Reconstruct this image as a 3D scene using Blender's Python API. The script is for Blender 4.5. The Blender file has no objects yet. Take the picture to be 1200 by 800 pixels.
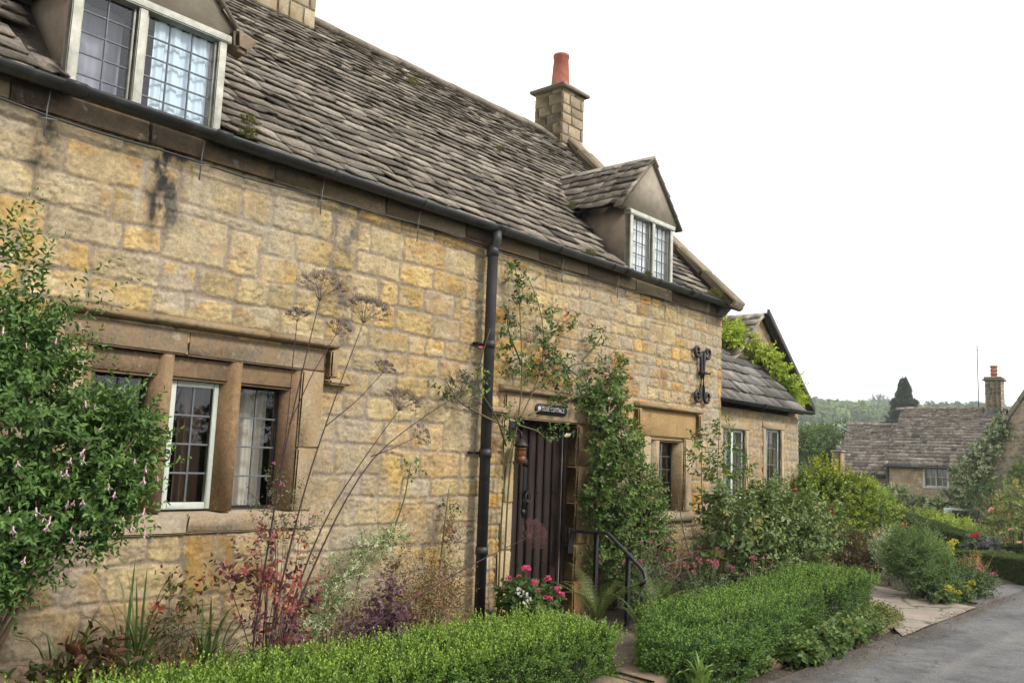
import bpy, math, random
import numpy as np
from mathutils import Vector, Matrix

S = bpy.context.scene
COL = S.collection
rad = math.radians

# ------------------------------------------------------------------ camera, sky, sun, exposure
YAW, PITCH, ROLL = rad(48.76), rad(7.45), rad(2.37)
_f = np.array([math.sin(YAW)*math.cos(PITCH), math.cos(YAW)*math.cos(PITCH), math.sin(PITCH)])
_r = np.array([math.cos(YAW), -math.sin(YAW), 0.0]); _u = np.cross(_r, _f)
_c, _s = math.cos(ROLL), math.sin(ROLL)
_R, _U = _c*_r + _s*_u, -_s*_r + _c*_u
cam = bpy.data.objects.new('camera', bpy.data.cameras.new('camera'))
COL.objects.link(cam)
cam.matrix_world = Matrix(((_R[0], _U[0], -_f[0], 0.0), (_R[1], _U[1], -_f[1], -5.6),
                           (_R[2], _U[2], -_f[2], 1.6), (0, 0, 0, 1)))
cam.data.sensor_width = 36.0; cam.data.lens = 30.9
cam.data.clip_start = 0.05; cam.data.clip_end = 6000
S.camera = cam

SUN_EL, SUN_AZ = rad(40), math.atan2(0.35, -0.94)
world = bpy.data.worlds.new('World'); S.world = world; world.use_nodes = True
nt = world.node_tree; nt.nodes.clear()
sky = nt.nodes.new('ShaderNodeTexSky'); sky.sky_type = 'NISHITA'; sky.sun_disc = False
sky.sun_elevation = SUN_EL; sky.sun_rotation = SUN_AZ
tc = nt.nodes.new('ShaderNodeTexCoord')
mp = nt.nodes.new('ShaderNodeMapping'); mp.inputs['Scale'].default_value = (1.5, 1.5, 5.0)
nz = nt.nodes.new('ShaderNodeTexNoise'); nz.inputs['Scale'].default_value = 2.2
nz.inputs['Detail'].default_value = 6; nz.inputs['Roughness'].default_value = 0.55
cr = nt.nodes.new('ShaderNodeValToRGB')
cr.color_ramp.elements[0].position = 0.30; cr.color_ramp.elements[0].color = (6.6, 6.7, 6.8, 1)
cr.color_ramp.elements[1].position = 0.60; cr.color_ramp.elements[1].color = (8.7, 8.7, 8.7, 1)
mx = nt.nodes.new('ShaderNodeMix'); mx.data_type = 'RGBA'; mx.inputs[0].default_value = 0.93
bg = nt.nodes.new('ShaderNodeBackground'); bg.inputs['Strength'].default_value = 0.105
wo = nt.nodes.new('ShaderNodeOutputWorld')
L_ = nt.links.new
L_(tc.outputs['Generated'], mp.inputs['Vector']); L_(mp.outputs['Vector'], nz.inputs['Vector'])
L_(nz.outputs['Fac'], cr.inputs['Fac']); L_(sky.outputs['Color'], mx.inputs[6]); L_(cr.outputs['Color'], mx.inputs[7])
L_(mx.outputs[2], bg.inputs['Color']); L_(bg.outputs['Background'], wo.inputs['Surface'])

sl = bpy.data.lights.new('sun', 'SUN'); sl.energy = 1.5; sl.angle = rad(12); sl.color = (1.0, 0.96, 0.9)
sun = bpy.data.objects.new('sun', sl); COL.objects.link(sun)
_sd = Vector((math.sin(SUN_AZ)*math.cos(SUN_EL), math.cos(SUN_AZ)*math.cos(SUN_EL), math.sin(SUN_EL)))
sun.rotation_euler = (-_sd).to_track_quat('-Z', 'Y').to_euler(); sun.location = _sd*60

S.view_settings.view_transform = 'Standard'; S.view_settings.look = 'None'
S.view_settings.gamma = 1.0; S.view_settings.use_curve_mapping = False
S.view_settings.exposure = 1.06
S.cycles.max_bounces = 6; S.cycles.diffuse_bounces = 3; S.cycles.glossy_bounces = 3
S.cycles.transparent_max_bounces = 8; S.cycles.transmission_bounces = 4
S.cycles.caustics_reflective = False; S.cycles.caustics_refractive = False
S.cycles.use_denoising = True

# ------------------------------------------------------------------ noise
def _h(i, j, s):
    n = (i.astype(np.int64)*374761393 + j.astype(np.int64)*668265263 + s*1274126177) & 0x7fffffff
    n = ((n ^ (n >> 13))*1274126177) & 0x7fffffff
    n = ((n ^ (n >> 16))*668265263) & 0x7fffffff
    return ((n ^ (n >> 15)) & 0xffff)/65535.0
def vn(x, y, s=0):
    x = np.asarray(x, float); y = np.asarray(y, float)
    i, j = np.floor(x), np.floor(y); a, b = x-i, y-j
    a = a*a*(3-2*a); b = b*b*(3-2*b)
    i = i.astype(np.int64); j = j.astype(np.int64)
    return ((_h(i, j, s)*(1-a)+_h(i+1, j, s)*a)*(1-b)+(_h(i, j+1, s)*(1-a)+_h(i+1, j+1, s)*a)*b)*2-1
def fbm(x, y, s=0, o=4):
    t = 0; am = 1; tot = 0
    for k in range(o):
        t = t+am*vn(x*2**k, y*2**k, s+k*17); tot += am; am *= .55
    return t/tot
def sm(t): t = np.clip(t, 0, 1); return t*t*(3-2*t)
def lerp(a, b, t): return a+(b-a)*t[..., None]

# ------------------------------------------------------------------ objects
WL = {}
def tag(o, label=None, cat=None, group=None, kind=None):
    if label: o['label'] = label
    if cat: o['category'] = cat
    if group: o['group'] = group
    if kind: o['kind'] = kind
    return o
def thing(name, label, cat, loc=(0, 0, 0), group=None):
    o = bpy.data.objects.new(name, None); COL.objects.link(o); o.location = loc
    o.empty_display_size = .1
    WL[o.name] = np.array(loc, float)
    return tag(o, label, cat, group)
def mk(name, V, F, mat, parent=None, col=None, smooth=False, loc=None):
    V = np.asarray(V, np.float32).reshape(-1, 3)
    base = WL[parent.name] if parent is not None else np.array(loc if loc is not None else (0, 0, 0), float)
    me = bpy.data.meshes.new(name)
    if not isinstance(F, list): F = [F]
    F = [np.asarray(f, np.int32) for f in F if len(f)]
    nl = sum(f.size for f in F); nf = sum(len(f) for f in F)
    me.vertices.add(len(V)); me.loops.add(nl); me.polygons.add(nf)
    me.vertices.foreach_set('co', (V-base.astype(np.float32)).ravel())
    me.loops.foreach_set('vertex_index', np.concatenate([f.ravel() for f in F]))
    tot = np.concatenate([np.full(len(f), f.shape[1], np.int32) for f in F])
    st = np.concatenate([[0], np.cumsum(tot)[:-1]]).astype(np.int32)
    me.polygons.foreach_set('loop_start', st)
    if smooth: me.polygons.foreach_set('use_smooth', np.ones(nf, bool))
    if col is not None:
        a = me.attributes.new('Col', 'FLOAT_COLOR', 'POINT')
        c = np.ones((len(V), 4), np.float32); c[:, :3] = col
        a.data.foreach_set('color', c.ravel())
    me.update(calc_edges=True); me.validate()
    me.materials.append(mat)
    o = bpy.data.objects.new(name, me); COL.objects.link(o)
    if parent is not None: o.parent = parent
    else: o.location = base
    WL[o.name] = base
    return o
def clone(o, parent=None, loc=(0, 0, 0), rot=(0, 0, 0), sc=1.0):
    c = o.copy(); COL.objects.link(c); c.parent = parent
    c.location = loc; c.rotation_euler = rot; c.scale = (sc, sc, sc) if not isinstance(sc, tuple) else sc
    return c

_SG = np.array([(x, y, z) for x in (-1, 1) for y in (-1, 1) for z in (-1, 1)], float)
def _chbox():
    # chamfered unit box: 8 corners x 3
    idx = {}; n = 0
    for k in range(8):
        for a in range(3): idx[(k, a)] = n; n += 1
    quads = []; tris = []
    for a in range(3):
        for sgn in (-1, 1):
            ks = [k for k in range(8) if _SG[k][a] == sgn]
            b, c = [q for q in range(3) if q != a]
            ks.sort(key=lambda k: math.atan2(_SG[k][c], _SG[k][b]))
            f = [idx[(k, a)] for k in ks]
            flip = (sgn > 0) != ((a != 1))
            quads.append(f[::-1] if flip else f)
    for k in range(8):
        for a in range(3):
            pass
        t = [idx[(k, 0)], idx[(k, 1)], idx[(k, 2)]]
        tris.append(t if _SG[k].prod() > 0 else t[::-1])
    for k in range(8):
        for a in range(3):
            # edge along axis a from k with sign -1 to +1
            if _SG[k][a] < 0:
                k2 = [q for q in range(8) if np.all((_SG[q] == _SG[k]) | (np.arange(3) == a)) and q != k][0]
                b, c = [q for q in range(3) if q != a]
                f = [idx[(k, b)], idx[(k2, b)], idx[(k2, c)], idx[(k, c)]]
                quads.append(f)
    return np.array(quads), np.array(tris)
_CQ, _CT = _chbox()
class MB:
    def __init__(s): s.V = []; s.F = {}; s.C = []; s.n = 0
    def add(s, V, F, col=None):
        V = np.asarray(V, float).reshape(-1, 3)
        if not isinstance(F, list): F = [F]
        for f in F:
            f = np.asarray(f)
            if len(f) == 0: continue
            s.F.setdefault(f.shape[1], []).append(f+s.n)
        s.V.append(V); s.n += len(V)
        c = np.ones((len(V), 3)) if col is None else np.broadcast_to(np.asarray(col, float), (len(V), 3))
        s.C.append(c)
    def box(s, a, b, bev=.004, col=None, M=None, org=(0, 0, 0), jit=0, rng=None):
        a = np.array(a, float); b = np.array(b, float)
        lo, hi = np.minimum(a, b), np.maximum(a, b); h = (hi-lo)/2; c = (lo+hi)/2
        bev = min(bev, h.min()*.9)
        V = np.zeros((24, 3)); k3 = 0
        jt = (rng.normal(0, jit, (8, 3)) if jit else np.zeros((8, 3)))
        for k in range(8):
            for ax in range(3):
                e = h-bev; e[ax] = h[ax]
                V[k3] = c+_SG[k]*e+jt[k]; k3 += 1
        if M is not None: V = V@np.asarray(M, float).T+np.asarray(org, float)
        s.add(V, [_CQ, _CT], col)
    def tube(s, pts, r, n=6, col=None, cap=True):
        P = np.asarray(pts, float); m = len(P)
        r = np.broadcast_to(np.asarray(r, float), (m,))
        T = np.gradient(P, axis=0); T /= np.linalg.norm(T, axis=1)[:, None]+1e-9
        ref = np.array([0, 0, 1.]) if abs(T[:, 2]).mean() < .8 else np.array([1., 0, 0])
        A = np.cross(T, ref); A /= np.linalg.norm(A, axis=1)[:, None]+1e-9; B = np.cross(T, A)
        an = np.arange(n)/n*2*math.pi+math.pi/n
        V = P[:, None, :]+r[:, None, None]*(np.cos(an)[None, :, None]*A[:, None, :]+np.sin(an)[None, :, None]*B[:, None, :])
        V = V.reshape(-1, 3)
        i = np.arange(m-1)[:, None]*n; j = np.arange(n)[None, :]; j2 = (j+1) % n
        F = np.stack([i+j, i+j2, i+n+j2, i+n+j], -1).reshape(-1, 4)
        fs = [F]
        if cap and n >= 3: fs.append(np.array([list(range(n))[::-1], list(range((m-1)*n, m*n))]))
        s.add(V, fs, col)
    def lathe(s, prof, c=(0, 0, 0), n=20, col=None):
        prof = np.asarray(prof, float); m = len(prof); an = np.arange(n)/n*2*math.pi
        V = np.stack([prof[:, None, 0]*np.cos(an), prof[:, None, 0]*np.sin(an), np.repeat(prof[:, 1:2], n, 1)], -1).reshape(-1, 3)+np.asarray(c)
        i = np.arange(m-1)[:, None]*n; j = np.arange(n)[None, :]; j2 = (j+1) % n
        F = np.stack([i+j, i+j2, i+n+j2, i+n+j], -1).reshape(-1, 4)
        s.add(V, F, col)
    def prism(s, poly, d, col=None):
        P = np.asarray(poly, float); n = len(P); V = np.vstack([P, P+np.asarray(d, float)])
        side = np.array([[i, (i+1) % n, (i+1) % n+n, i+n] for i in range(n)])
        s.add(V, [side, np.array([list(range(n))[::-1]]), np.array([list(range(n, 2*n))])], col)
    def build(s, name, mat, parent=None, smooth=False, loc=None):
        F = [np.concatenate(v) for v in s.F.values()]
        return mk(name, np.vstack(s.V), F, mat, parent, np.vstack(s.C), smooth, loc)

# ------------------------------------------------------------------ materials
def newmat(name):
    m = bpy.data.materials.new(name); m.use_nodes = True
    n = m.node_tree; n.nodes.clear()
    out = n.nodes.new('ShaderNodeOutputMaterial'); b = n.nodes.new('ShaderNodeBsdfPrincipled')
    n.links.new(b.outputs[0], out.inputs[0])
    return m, n, b, out
def tex(n, kind, scale, detail=4, rough=.6, vec=None):
    t = n.nodes.new(kind); t.inputs['Scale'].default_value = scale
    if 'Detail' in t.inputs: t.inputs['Detail'].default_value = detail
    if 'Roughness' in t.inputs and kind == 'ShaderNodeTexNoise': t.inputs['Roughness'].default_value = rough
    if vec is None:
        g = n.nodes.new('ShaderNodeTexCoord'); vec = g.outputs['Object']
    n.links.new(vec, t.inputs['Vector'])
    return t
def ramp(n, src, stops):
    r = n.nodes.new('ShaderNodeValToRGB'); el = r.color_ramp.elements
    while len(el) < len(stops): el.new(.5)
    for e, (p, c) in zip(el, stops):
        e.position = p; e.color = tuple(c)+(1,) if len(c) == 3 else c
    n.links.new(src, r.inputs['Fac']); return r
def mixc(n, a, b, fac, mode='MIX'):
    m = n.nodes.new('ShaderNodeMix'); m.data_type = 'RGBA'; m.blend_type = mode
    for v, i in ((fac, 0), (a, 6), (b, 7)):
        if hasattr(v, 'is_linked') or hasattr(v, 'links'): n.links.new(v, m.inputs[i])
        else: m.inputs[i].default_value = v if i == 0 else tuple(v)+(1,)
    return m.outputs[2]
def bumpn(n, b, srcs, dist=.01, strength=.6):
    prev = None
    for s_, d_ in srcs:
        k = n.nodes.new('ShaderNodeBump'); k.inputs['Strength'].default_value = strength; k.inputs['Distance'].default_value = d_
        n.links.new(s_, k.inputs['Height'])
        if prev: n.links.new(prev, k.inputs['Normal'])
        prev = k.outputs['Normal']
    n.links.new(prev, b.inputs['Normal'])
def attr(n):
    a = n.nodes.new('ShaderNodeAttribute'); a.attribute_name = 'Col'; return a.outputs['Color']
def stone_mat(name, tint=(1, 1, 1), speck=.36, fine=52, bump=.006, rough=.92, lichen=None, stain=None):
    m, n, b, _ = newmat(name)
    c = mixc(n, attr(n), tint, 1.0, 'MULTIPLY')
    t1 = tex(n, 'ShaderNodeTexNoise', fine, 5, .7); t2 = tex(n, 'ShaderNodeTexNoise', 9, 4, .6)
    r1 = ramp(n, t1.outputs['Fac'], [(.3, (1-speck,)*3), (.7, (1+speck*.55,)*3)])
    r2 = ramp(n, t2.outputs['Fac'], [(.3, (.8, .8, .8)), (.7, (1.15, 1.13, 1.1))])
    c = mixc(n, c, r1.outputs[0], 1.0, 'MULTIPLY'); c = mixc(n, c, r2.outputs[0], 1.0, 'MULTIPLY')
    if stain:
        t5 = tex(n, 'ShaderNodeTexNoise', stain[1], 7, .7); r5 = ramp(n, t5.outputs['Fac'], [(stain[2]-.04, (0, 0, 0)), (stain[2]+.12, (1, 1, 1))])
        m5 = n.nodes.new('ShaderNodeMath'); m5.operation = 'MULTIPLY'; m5.inputs[1].default_value = stain[3]; n.links.new(r5.outputs[0], m5.inputs[0]); c = mixc(n, c, stain[0], m5.outputs[0])
    if lichen:
        t3 = tex(n, 'ShaderNodeTexNoise', lichen[1], 6, .75)
        r3 = ramp(n, t3.outputs['Fac'], [(lichen[2], (0, 0, 0)), (lichen[2]+.05, (1, 1, 1))])
        mm = n.nodes.new('ShaderNodeMath'); mm.operation = 'MULTIPLY'; mm.inputs[1].default_value = lichen[3]
        n.links.new(r3.outputs[0], mm.inputs[0])
        c = mixc(n, c, lichen[0], mm.outputs[0])
    n.links.new(c, b.inputs['Base Color']); b.inputs['Roughness'].default_value = rough
    b.inputs['Specular IOR Level'].default_value = .25
    t4 = tex(n, 'ShaderNodeTexNoise', fine*2.3, 3, .7)
    bumpn(n, b, [(t1.outputs['Fac'], bump), (t4.outputs['Fac'], bump*.4)])
    return m
def leaf_mat(name, rough=.45, trans=.22, spec=.4, tint=(1, 1, 1)):
    m, n, b, out = newmat(name)
    c = mixc(n, attr(n), tint, 1.0, 'MULTIPLY')
    n.links.new(c, b.inputs['Base Color']); b.inputs['Roughness'].default_value = rough
    b.inputs['Specular IOR Level'].default_value = spec
    t = n.nodes.new('ShaderNodeBsdfTranslucent'); c2 = mixc(n, c, (1.25, 1.3, .7), 1.0, 'MULTIPLY')
    n.links.new(c2, t.inputs['Color'])
    mx = n.nodes.new('ShaderNodeMixShader'); mx.inputs[0].default_value = trans
    n.links.new(b.outputs[0], mx.inputs[1]); n.links.new(t.outputs[0], mx.inputs[2]); n.links.new(mx.outputs[0], out.inputs[0])
    return m
def plain(name, col, rough=.5, metal=0, var=.15, scale=12, bump=.002, spec=.4, use_attr=False):
    m, n, b, _ = newmat(name)
    t = tex(n, 'ShaderNodeTexNoise', scale, 5, .65)
    r = ramp(n, t.outputs['Fac'], [(.3, (1-var,)*3), (.7, (1+var,)*3)])
    c = mixc(n, attr(n) if use_attr else col, r.outputs[0], 1.0, 'MULTIPLY')
    if use_attr: c = mixc(n, c, col, 1.0, 'MULTIPLY')
    n.links.new(c, b.inputs['Base Color']); b.inputs['Roughness'].default_value = rough; b.inputs['Metallic'].default_value = metal
    b.inputs['Specular IOR Level'].default_value = spec
    if bump: bumpn(n, b, [(t.outputs['Fac'], bump)])
    return m
def glass_mat(name, tint=(.95, .97, .97)):
    m, n, b, out = newmat(name)
    n.nodes.remove(b)
    g = n.nodes.new('ShaderNodeBsdfGlossy'); g.inputs['Roughness'].default_value = .02; g.inputs['Color'].default_value = (.95, .97, 1, 1)
    t = n.nodes.new('ShaderNodeBsdfTransparent'); t.inputs['Color'].default_value = tint+(1,)
    fr = n.nodes.new('ShaderNodeFresnel'); ge = n.nodes.new('ShaderNodeNewGeometry'); mi = n.nodes.new('ShaderNodeMix'); mi.inputs[2].default_value = 1.7; mi.inputs[3].default_value = 1/1.7
    n.links.new(ge.outputs['Backfacing'], mi.inputs[0]); n.links.new(mi.outputs[0], fr.inputs['IOR'])
    tn = tex(n, 'ShaderNodeTexNoise', 2.5, 2, .5)
    bp = n.nodes.new('ShaderNodeBump'); bp.inputs['Strength'].default_value = .05; bp.inputs['Distance'].default_value = .03
    n.links.new(tn.outputs['Fac'], bp.inputs['Height']); n.links.new(bp.outputs[0], g.inputs['Normal'])
    mx = n.nodes.new('ShaderNodeMixShader')
    n.links.new(fr.outputs[0], mx.inputs[0]); n.links.new(t.outputs[0], mx.inputs[1]); n.links.new(g.outputs[0], mx.inputs[2])
    n.links.new(mx.outputs[0], out.inputs[0])
    return m
M = {}
M['stone'] = stone_mat('rubble_stone', bump=.007)
M['dressed'] = stone_mat('dressed_stone', speck=.38, fine=38, bump=.008, lichen=((.47, .42, .33), 7, .60, .5), stain=((.25, .155, .07), 4.5, .50, .6))
M['render'] = stone_mat('roughcast_render', speck=.3, fine=110, bump=.006)
M['slate'] = stone_mat('stone_slate', speck=.5, fine=42, bump=.010, lichen=((.44, .42, .38), 14, .60, .6))
M['farslate'] = stone_mat('far_stone_slate', speck=.3, fine=14, bump=.02, lichen=((.42, .40, .36), 5, .62, .5))
M['farstone'] = stone_mat('far_stone', speck=.25, fine=12, bump=.02)
M['black'] = plain('black_gutter_paint', (.016, .016, .017), .5, 0, .35, 9, .001, .5)
def worn_black():
    m, n, b, _ = newmat('weathered_black_paint')
    t = tex(n, 'ShaderNodeTexNoise', 7, 8, .75); r = ramp(n, t.outputs['Fac'], [(.35, (.012, .012, .013)), (.55, (.02, .02, .02)), (.66, (.055, .052, .046)), (.74, (.09, .085, .075))])
    n.links.new(r.outputs[0], b.inputs['Base Color']); b.inputs['Roughness'].default_value = .5; bumpn(n, b, [(t.outputs['Fac'], .002)]); return m
M['black'] = worn_black()
M['iron'] = plain('wrought_iron', (.022, .021, .022), .5, .3, .3, 30, .001, .5)
M['cream'] = plain('cream_window_paint', (.43, .42, .355), .6, 0, .32, 11, .002)
M['white'] = plain('white_window_paint', (.84, .84, .81), .45, 0, .06, 18, .0005)
M['sage'] = plain('pale_green_grey_paint', (.52, .56, .48), .5, 0, .1, 18, .001)
M['lead'] = plain('lead_bar', (.16, .17, .18), .5, .2, .2, 40, .001)
M['leadsheet'] = plain('lead_flashing', (.24, .26, .29), .5, .2, .2, 20, .002)
M['glass'] = glass_mat('window_glass')
M['dark'] = plain('dark_interior', (.035, .028, .022), .9, 0, .2, 3, 0)
M['doorwood'] = plain('weathered_dark_oak', (.055, .042, .036), .6, 0, .35, 9, .002, .35, False)
M['greywood'] = plain('grey_weathered_wood', (.30, .28, .25), .8, 0, .3, 14, .002)
M['terracotta'] = stone_mat('terracotta', (.38, .125, .085), .3, 40, .004, .85, ((.46, .36, .30), 9, .60, .5), ((.12, .07, .055), 5, .52, .6))
M['copper'] = plain('aged_copper', (.14, .062, .03), .45, .6, .3, 14, .001)
M['amber'] = plain('amber_glass', (.13, .04, .012), .2, 0, .3, 10, 0, .6)
M['leaf'] = leaf_mat('leaf', .55, .24, .25, (1.18, 1.2, 1.15)); M['leafgloss'] = leaf_mat('glossy_leaf', .5, .2, .28, (1.12, 1.14, 1.12)); M['leafmatt'] = leaf_mat('matt_leaf', .65, .25, .2, (1.2, 1.2, 1.2))
M['petal'] = leaf_mat('petal', .6, .3, .2)
M['stem'] = plain('plant_stem', (1, 1, 1), .7, 0, .2, 40, 0, .3, True)
M['bark'] = plain('bark', (1, 1, 1), .9, 0, .3, 20, .004, .2, True)
M['letter'] = plain('white_lettering', (.7, .7, .68), .5, 0, .05, 20, 0)
M['plate'] = plain('dark_name_plate', (.03, .032, .035), .45, 0, .2, 20, 0)
M['moss'] = leaf_mat('moss', .9, .05, .1)

# ------------------------------------------------------------------ stone walls as relief meshes
PAL_A = [((.52, .375, .165), 5), ((.54, .365, .135), 4), ((.52, .40, .205), 5), ((.47, .365, .205), 3), ((.43, .34, .21), 2), ((.52, .33, .11), .7), ((.48, .335, .165), 3)]
PAL_B = [((.54, .35, .12), 4), ((.55, .305, .075), 2.5), ((.51, .375, .18), 4), ((.51, .40, .23), 3), ((.41, .265, .115), 1.2), ((.47, .365, .215), 2)]
PAL_P = [((.44, .33, .18), 4), ((.42, .31, .18), 3), ((.40, .31, .20), 3), ((.46, .32, .13), 2)]
PAL_D = [((.30, .24, .18), 4), ((.26, .21, .16), 3), ((.34, .27, .19), 2)]
def layout(zone, rng):
    z = [zone['z0']]
    while z[-1] < zone['z1']: z.append(z[-1]+rng.uniform(*zone['h'](z[-1])))
    rows = []
    for k in range(len(z)-1):
        hh = z[k+1]-z[k]; x = [zone['x0']-rng.uniform(0, .3)]
        while x[-1] < zone['x1']: x.append(x[-1]+hh*rng.uniform(*zone['asp']))
        rows.append(np.array(x))
    return np.array(z), rows
def stone_field(U, Z, zones, seed, stains=(), relief=1.0):
    """height and colour of a rubble wall at (U, Z)"""
    H = np.zeros(U.shape); Cc = np.zeros(U.shape+(3,))
    for zi, zn in enumerate(zones):
        rng = np.random.default_rng(seed+zi*101)
        m = (U >= zn['x0']) & (U < zn['x1']); 
        if not m.any(): continue
        u, z = U[m], Z[m]
        w = zn.get('warp', 1.0)
        z = z + zn.get('tilt', 0)*(u-zn['x0'])
        uw = u+w*(.020*fbm(u*4, z*4, seed+5, 3)+.012*fbm(u*15, z*15, seed+6, 3)); zw = z+w*(.024*fbm(u*1.3, z*3, seed+7, 2)+.010*fbm(u*13, z*13, seed+8, 3))
        ze, rows = layout(zn, rng)
        ci = np.clip(np.searchsorted(ze, zw)-1, 0, len(rows)-1)
        x0 = np.zeros(u.shape); x1 = x0.copy(); z0 = ze[ci].copy(); z1 = ze[ci+1].copy(); ids = np.zeros(u.shape, int); cnt = 0
        big = []
        for k, row in enumerate(rows):
            q = ci == k
            j = np.clip(np.searchsorted(row, uw[q])-1, 0, len(row)-2)
            x0[q] = row[j]; x1[q] = row[j+1]; ids[q] = cnt+j
            for jj in range(len(row)-1):
                if k+1 < len(rows) and rng.random() < zn.get('big', .07): big.append((row[jj], row[jj+1], ze[k], ze[k+1]+(ze[k+2]-ze[k+1])*rng.uniform(.55, 1)))
            cnt += len(row)
        for b in big:
            q = (uw > b[0]) & (uw < b[1]) & (zw > b[2]) & (zw < b[3])
            x0[q], x1[q], z0[q], z1[q] = b; ids[q] = cnt; cnt += 1
        dx = np.minimum(uw-x0, x1-uw); dz = np.minimum(zw-z0, z1-zw); r = zn.get('r', .03)
        d = np.where((dx < r) & (dz < r), r-np.hypot(r-dx, r-dz), np.minimum(dx, dz))
        mw = zn.get('mw', .011)*(1+.7*fbm(u*2.2, z*2.2, seed+9, 2))
        d = d+.007*fbm(u*40, z*40, seed+10, 2)+.010*fbm(u*11, z*11, seed+20, 2)
        t = sm((d-mw)/zn.get('edge', .010))
        kk = np.arange(cnt+1)
        pal = zn['pal'](0) ; cols = np.array([c for c, _ in pal]); ws = np.array([v for _, v in pal], float); ws /= ws.sum()
        pick = rng.choice(len(cols), cnt+1, p=ws); sc = cols[pick]*rng.uniform(.78, 1.12, (cnt+1, 1))
        pr = rng.uniform(0, 1, cnt+1)
        ro = fbm(u*9+ids*3.1, z*9, seed+11, 4); rf = fbm(u*38, z*38, seed+12, 3)
        crack = np.abs(fbm(u*5+ids*1.7, z*11, seed+13, 3)); 
        pit = sm((fbm(u*26+ids, z*34, seed+21, 3)-.22)/.18); tool = fbm(u*7+ids*2.1, z*55, seed+22, 3)
        h = t*(.007+.006*pr[ids]+.006*ro+.006*rf+.003*tool-.004*pit-.010*(crack < .04)*(pr[ids] > .35))+(1-t)*(-.002+.004*fbm(u*30, z*30, seed+14, 3))
        c = sc[ids]
        v = fbm(u*6+ids*5.3, z*6, seed+15, 4)
        c = c*(1+.34*v[..., None])*(1+.12*tool[..., None])*(1-.26*pit[..., None])
        pale = sm((fbm(u*3.3+ids, z*3.3, seed+16, 4)-.06)/.3)*.5
        c = lerp(c, np.array([.47, .40, .28]), pale)
        rust = sm((fbm(u*5+7, z*7+ids, seed+17, 3)-.24)/.2)*.34
        c = lerp(c, np.array([.47, .24, .055]), rust)
        mc = np.array(zn['mcol'])*(1+.25*fbm(u*10, z*10, seed+18, 4))[..., None]
        spall = sm((fbm(u*1.7, z*2.3, seed+19, 4)-.40)/.06)*.75        # old limewash and smeared mortar
        c = lerp(c, np.array([.43, .37, .29])*(1+.15*rf[..., None]), spall)
        c = lerp(mc, c, t*.9+.1*pr[ids]*t)
        H[m] = h*relief; Cc[m] = c
    # weather: soot under the eaves, damp and soil near the ground, streaks, other darkening
    for st in stains:
        a = st[0](U, Z, seed); Cc = lerp(Cc, np.array(st[1]), np.clip(a, 0, 1))
    return H, np.clip(Cc, .015, .8)
def wall_mesh(name, mat, parent, o, ud, nd, w, h, res, zones, seed, holes=(), stains=(), clip=None, u0=0, z0=0, relief=1.0, loc=None):
    """relief wall: o = world point for (u=0, z=0); ud, nd = along-wall and outward directions"""
    nu, nz_ = int(w/res)+1, int(h/res)+1
    us = u0+np.linspace(0, w, nu); zs = z0+np.linspace(0, h, nz_)
    U, Z = np.meshgrid(us, zs)
    H, Cc = stone_field(U, Z, zones, seed, stains, relief)
    o = np.array(o, float); ud = np.array(ud, float); nd = np.array(nd, float)
    V = o+U[..., None]*ud+Z[..., None]*np.array([0, 0, 1.])+H[..., None]*nd
    i = np.arange(nz_-1)[:, None]*nu; j = np.arange(nu-1)[None, :]
    F = np.stack([i+j, i+j+1, i+nu+j+1, i+nu+j], -1).reshape(-1, 4)
    cu = U[:-1, :-1].ravel()+res/2; cz = Z[:-1, :-1].ravel()+res/2
    keep = np.ones(len(F), bool)
    for (a, b, c, d) in holes: keep &= ~((cu > a) & (cu < b) & (cz > c) & (cz < d))
    if clip is not None: keep &= clip(cu, cz)
    F = F[keep]; V = V.reshape(-1, 3); Cc = Cc.reshape(-1, 3)
    used = np.zeros(len(V), bool); used[F.ravel()] = True
    mp_ = np.cumsum(used)-1
    return mk(name, V[used], mp_[F], mat, parent, Cc[used], True, loc)

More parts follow.
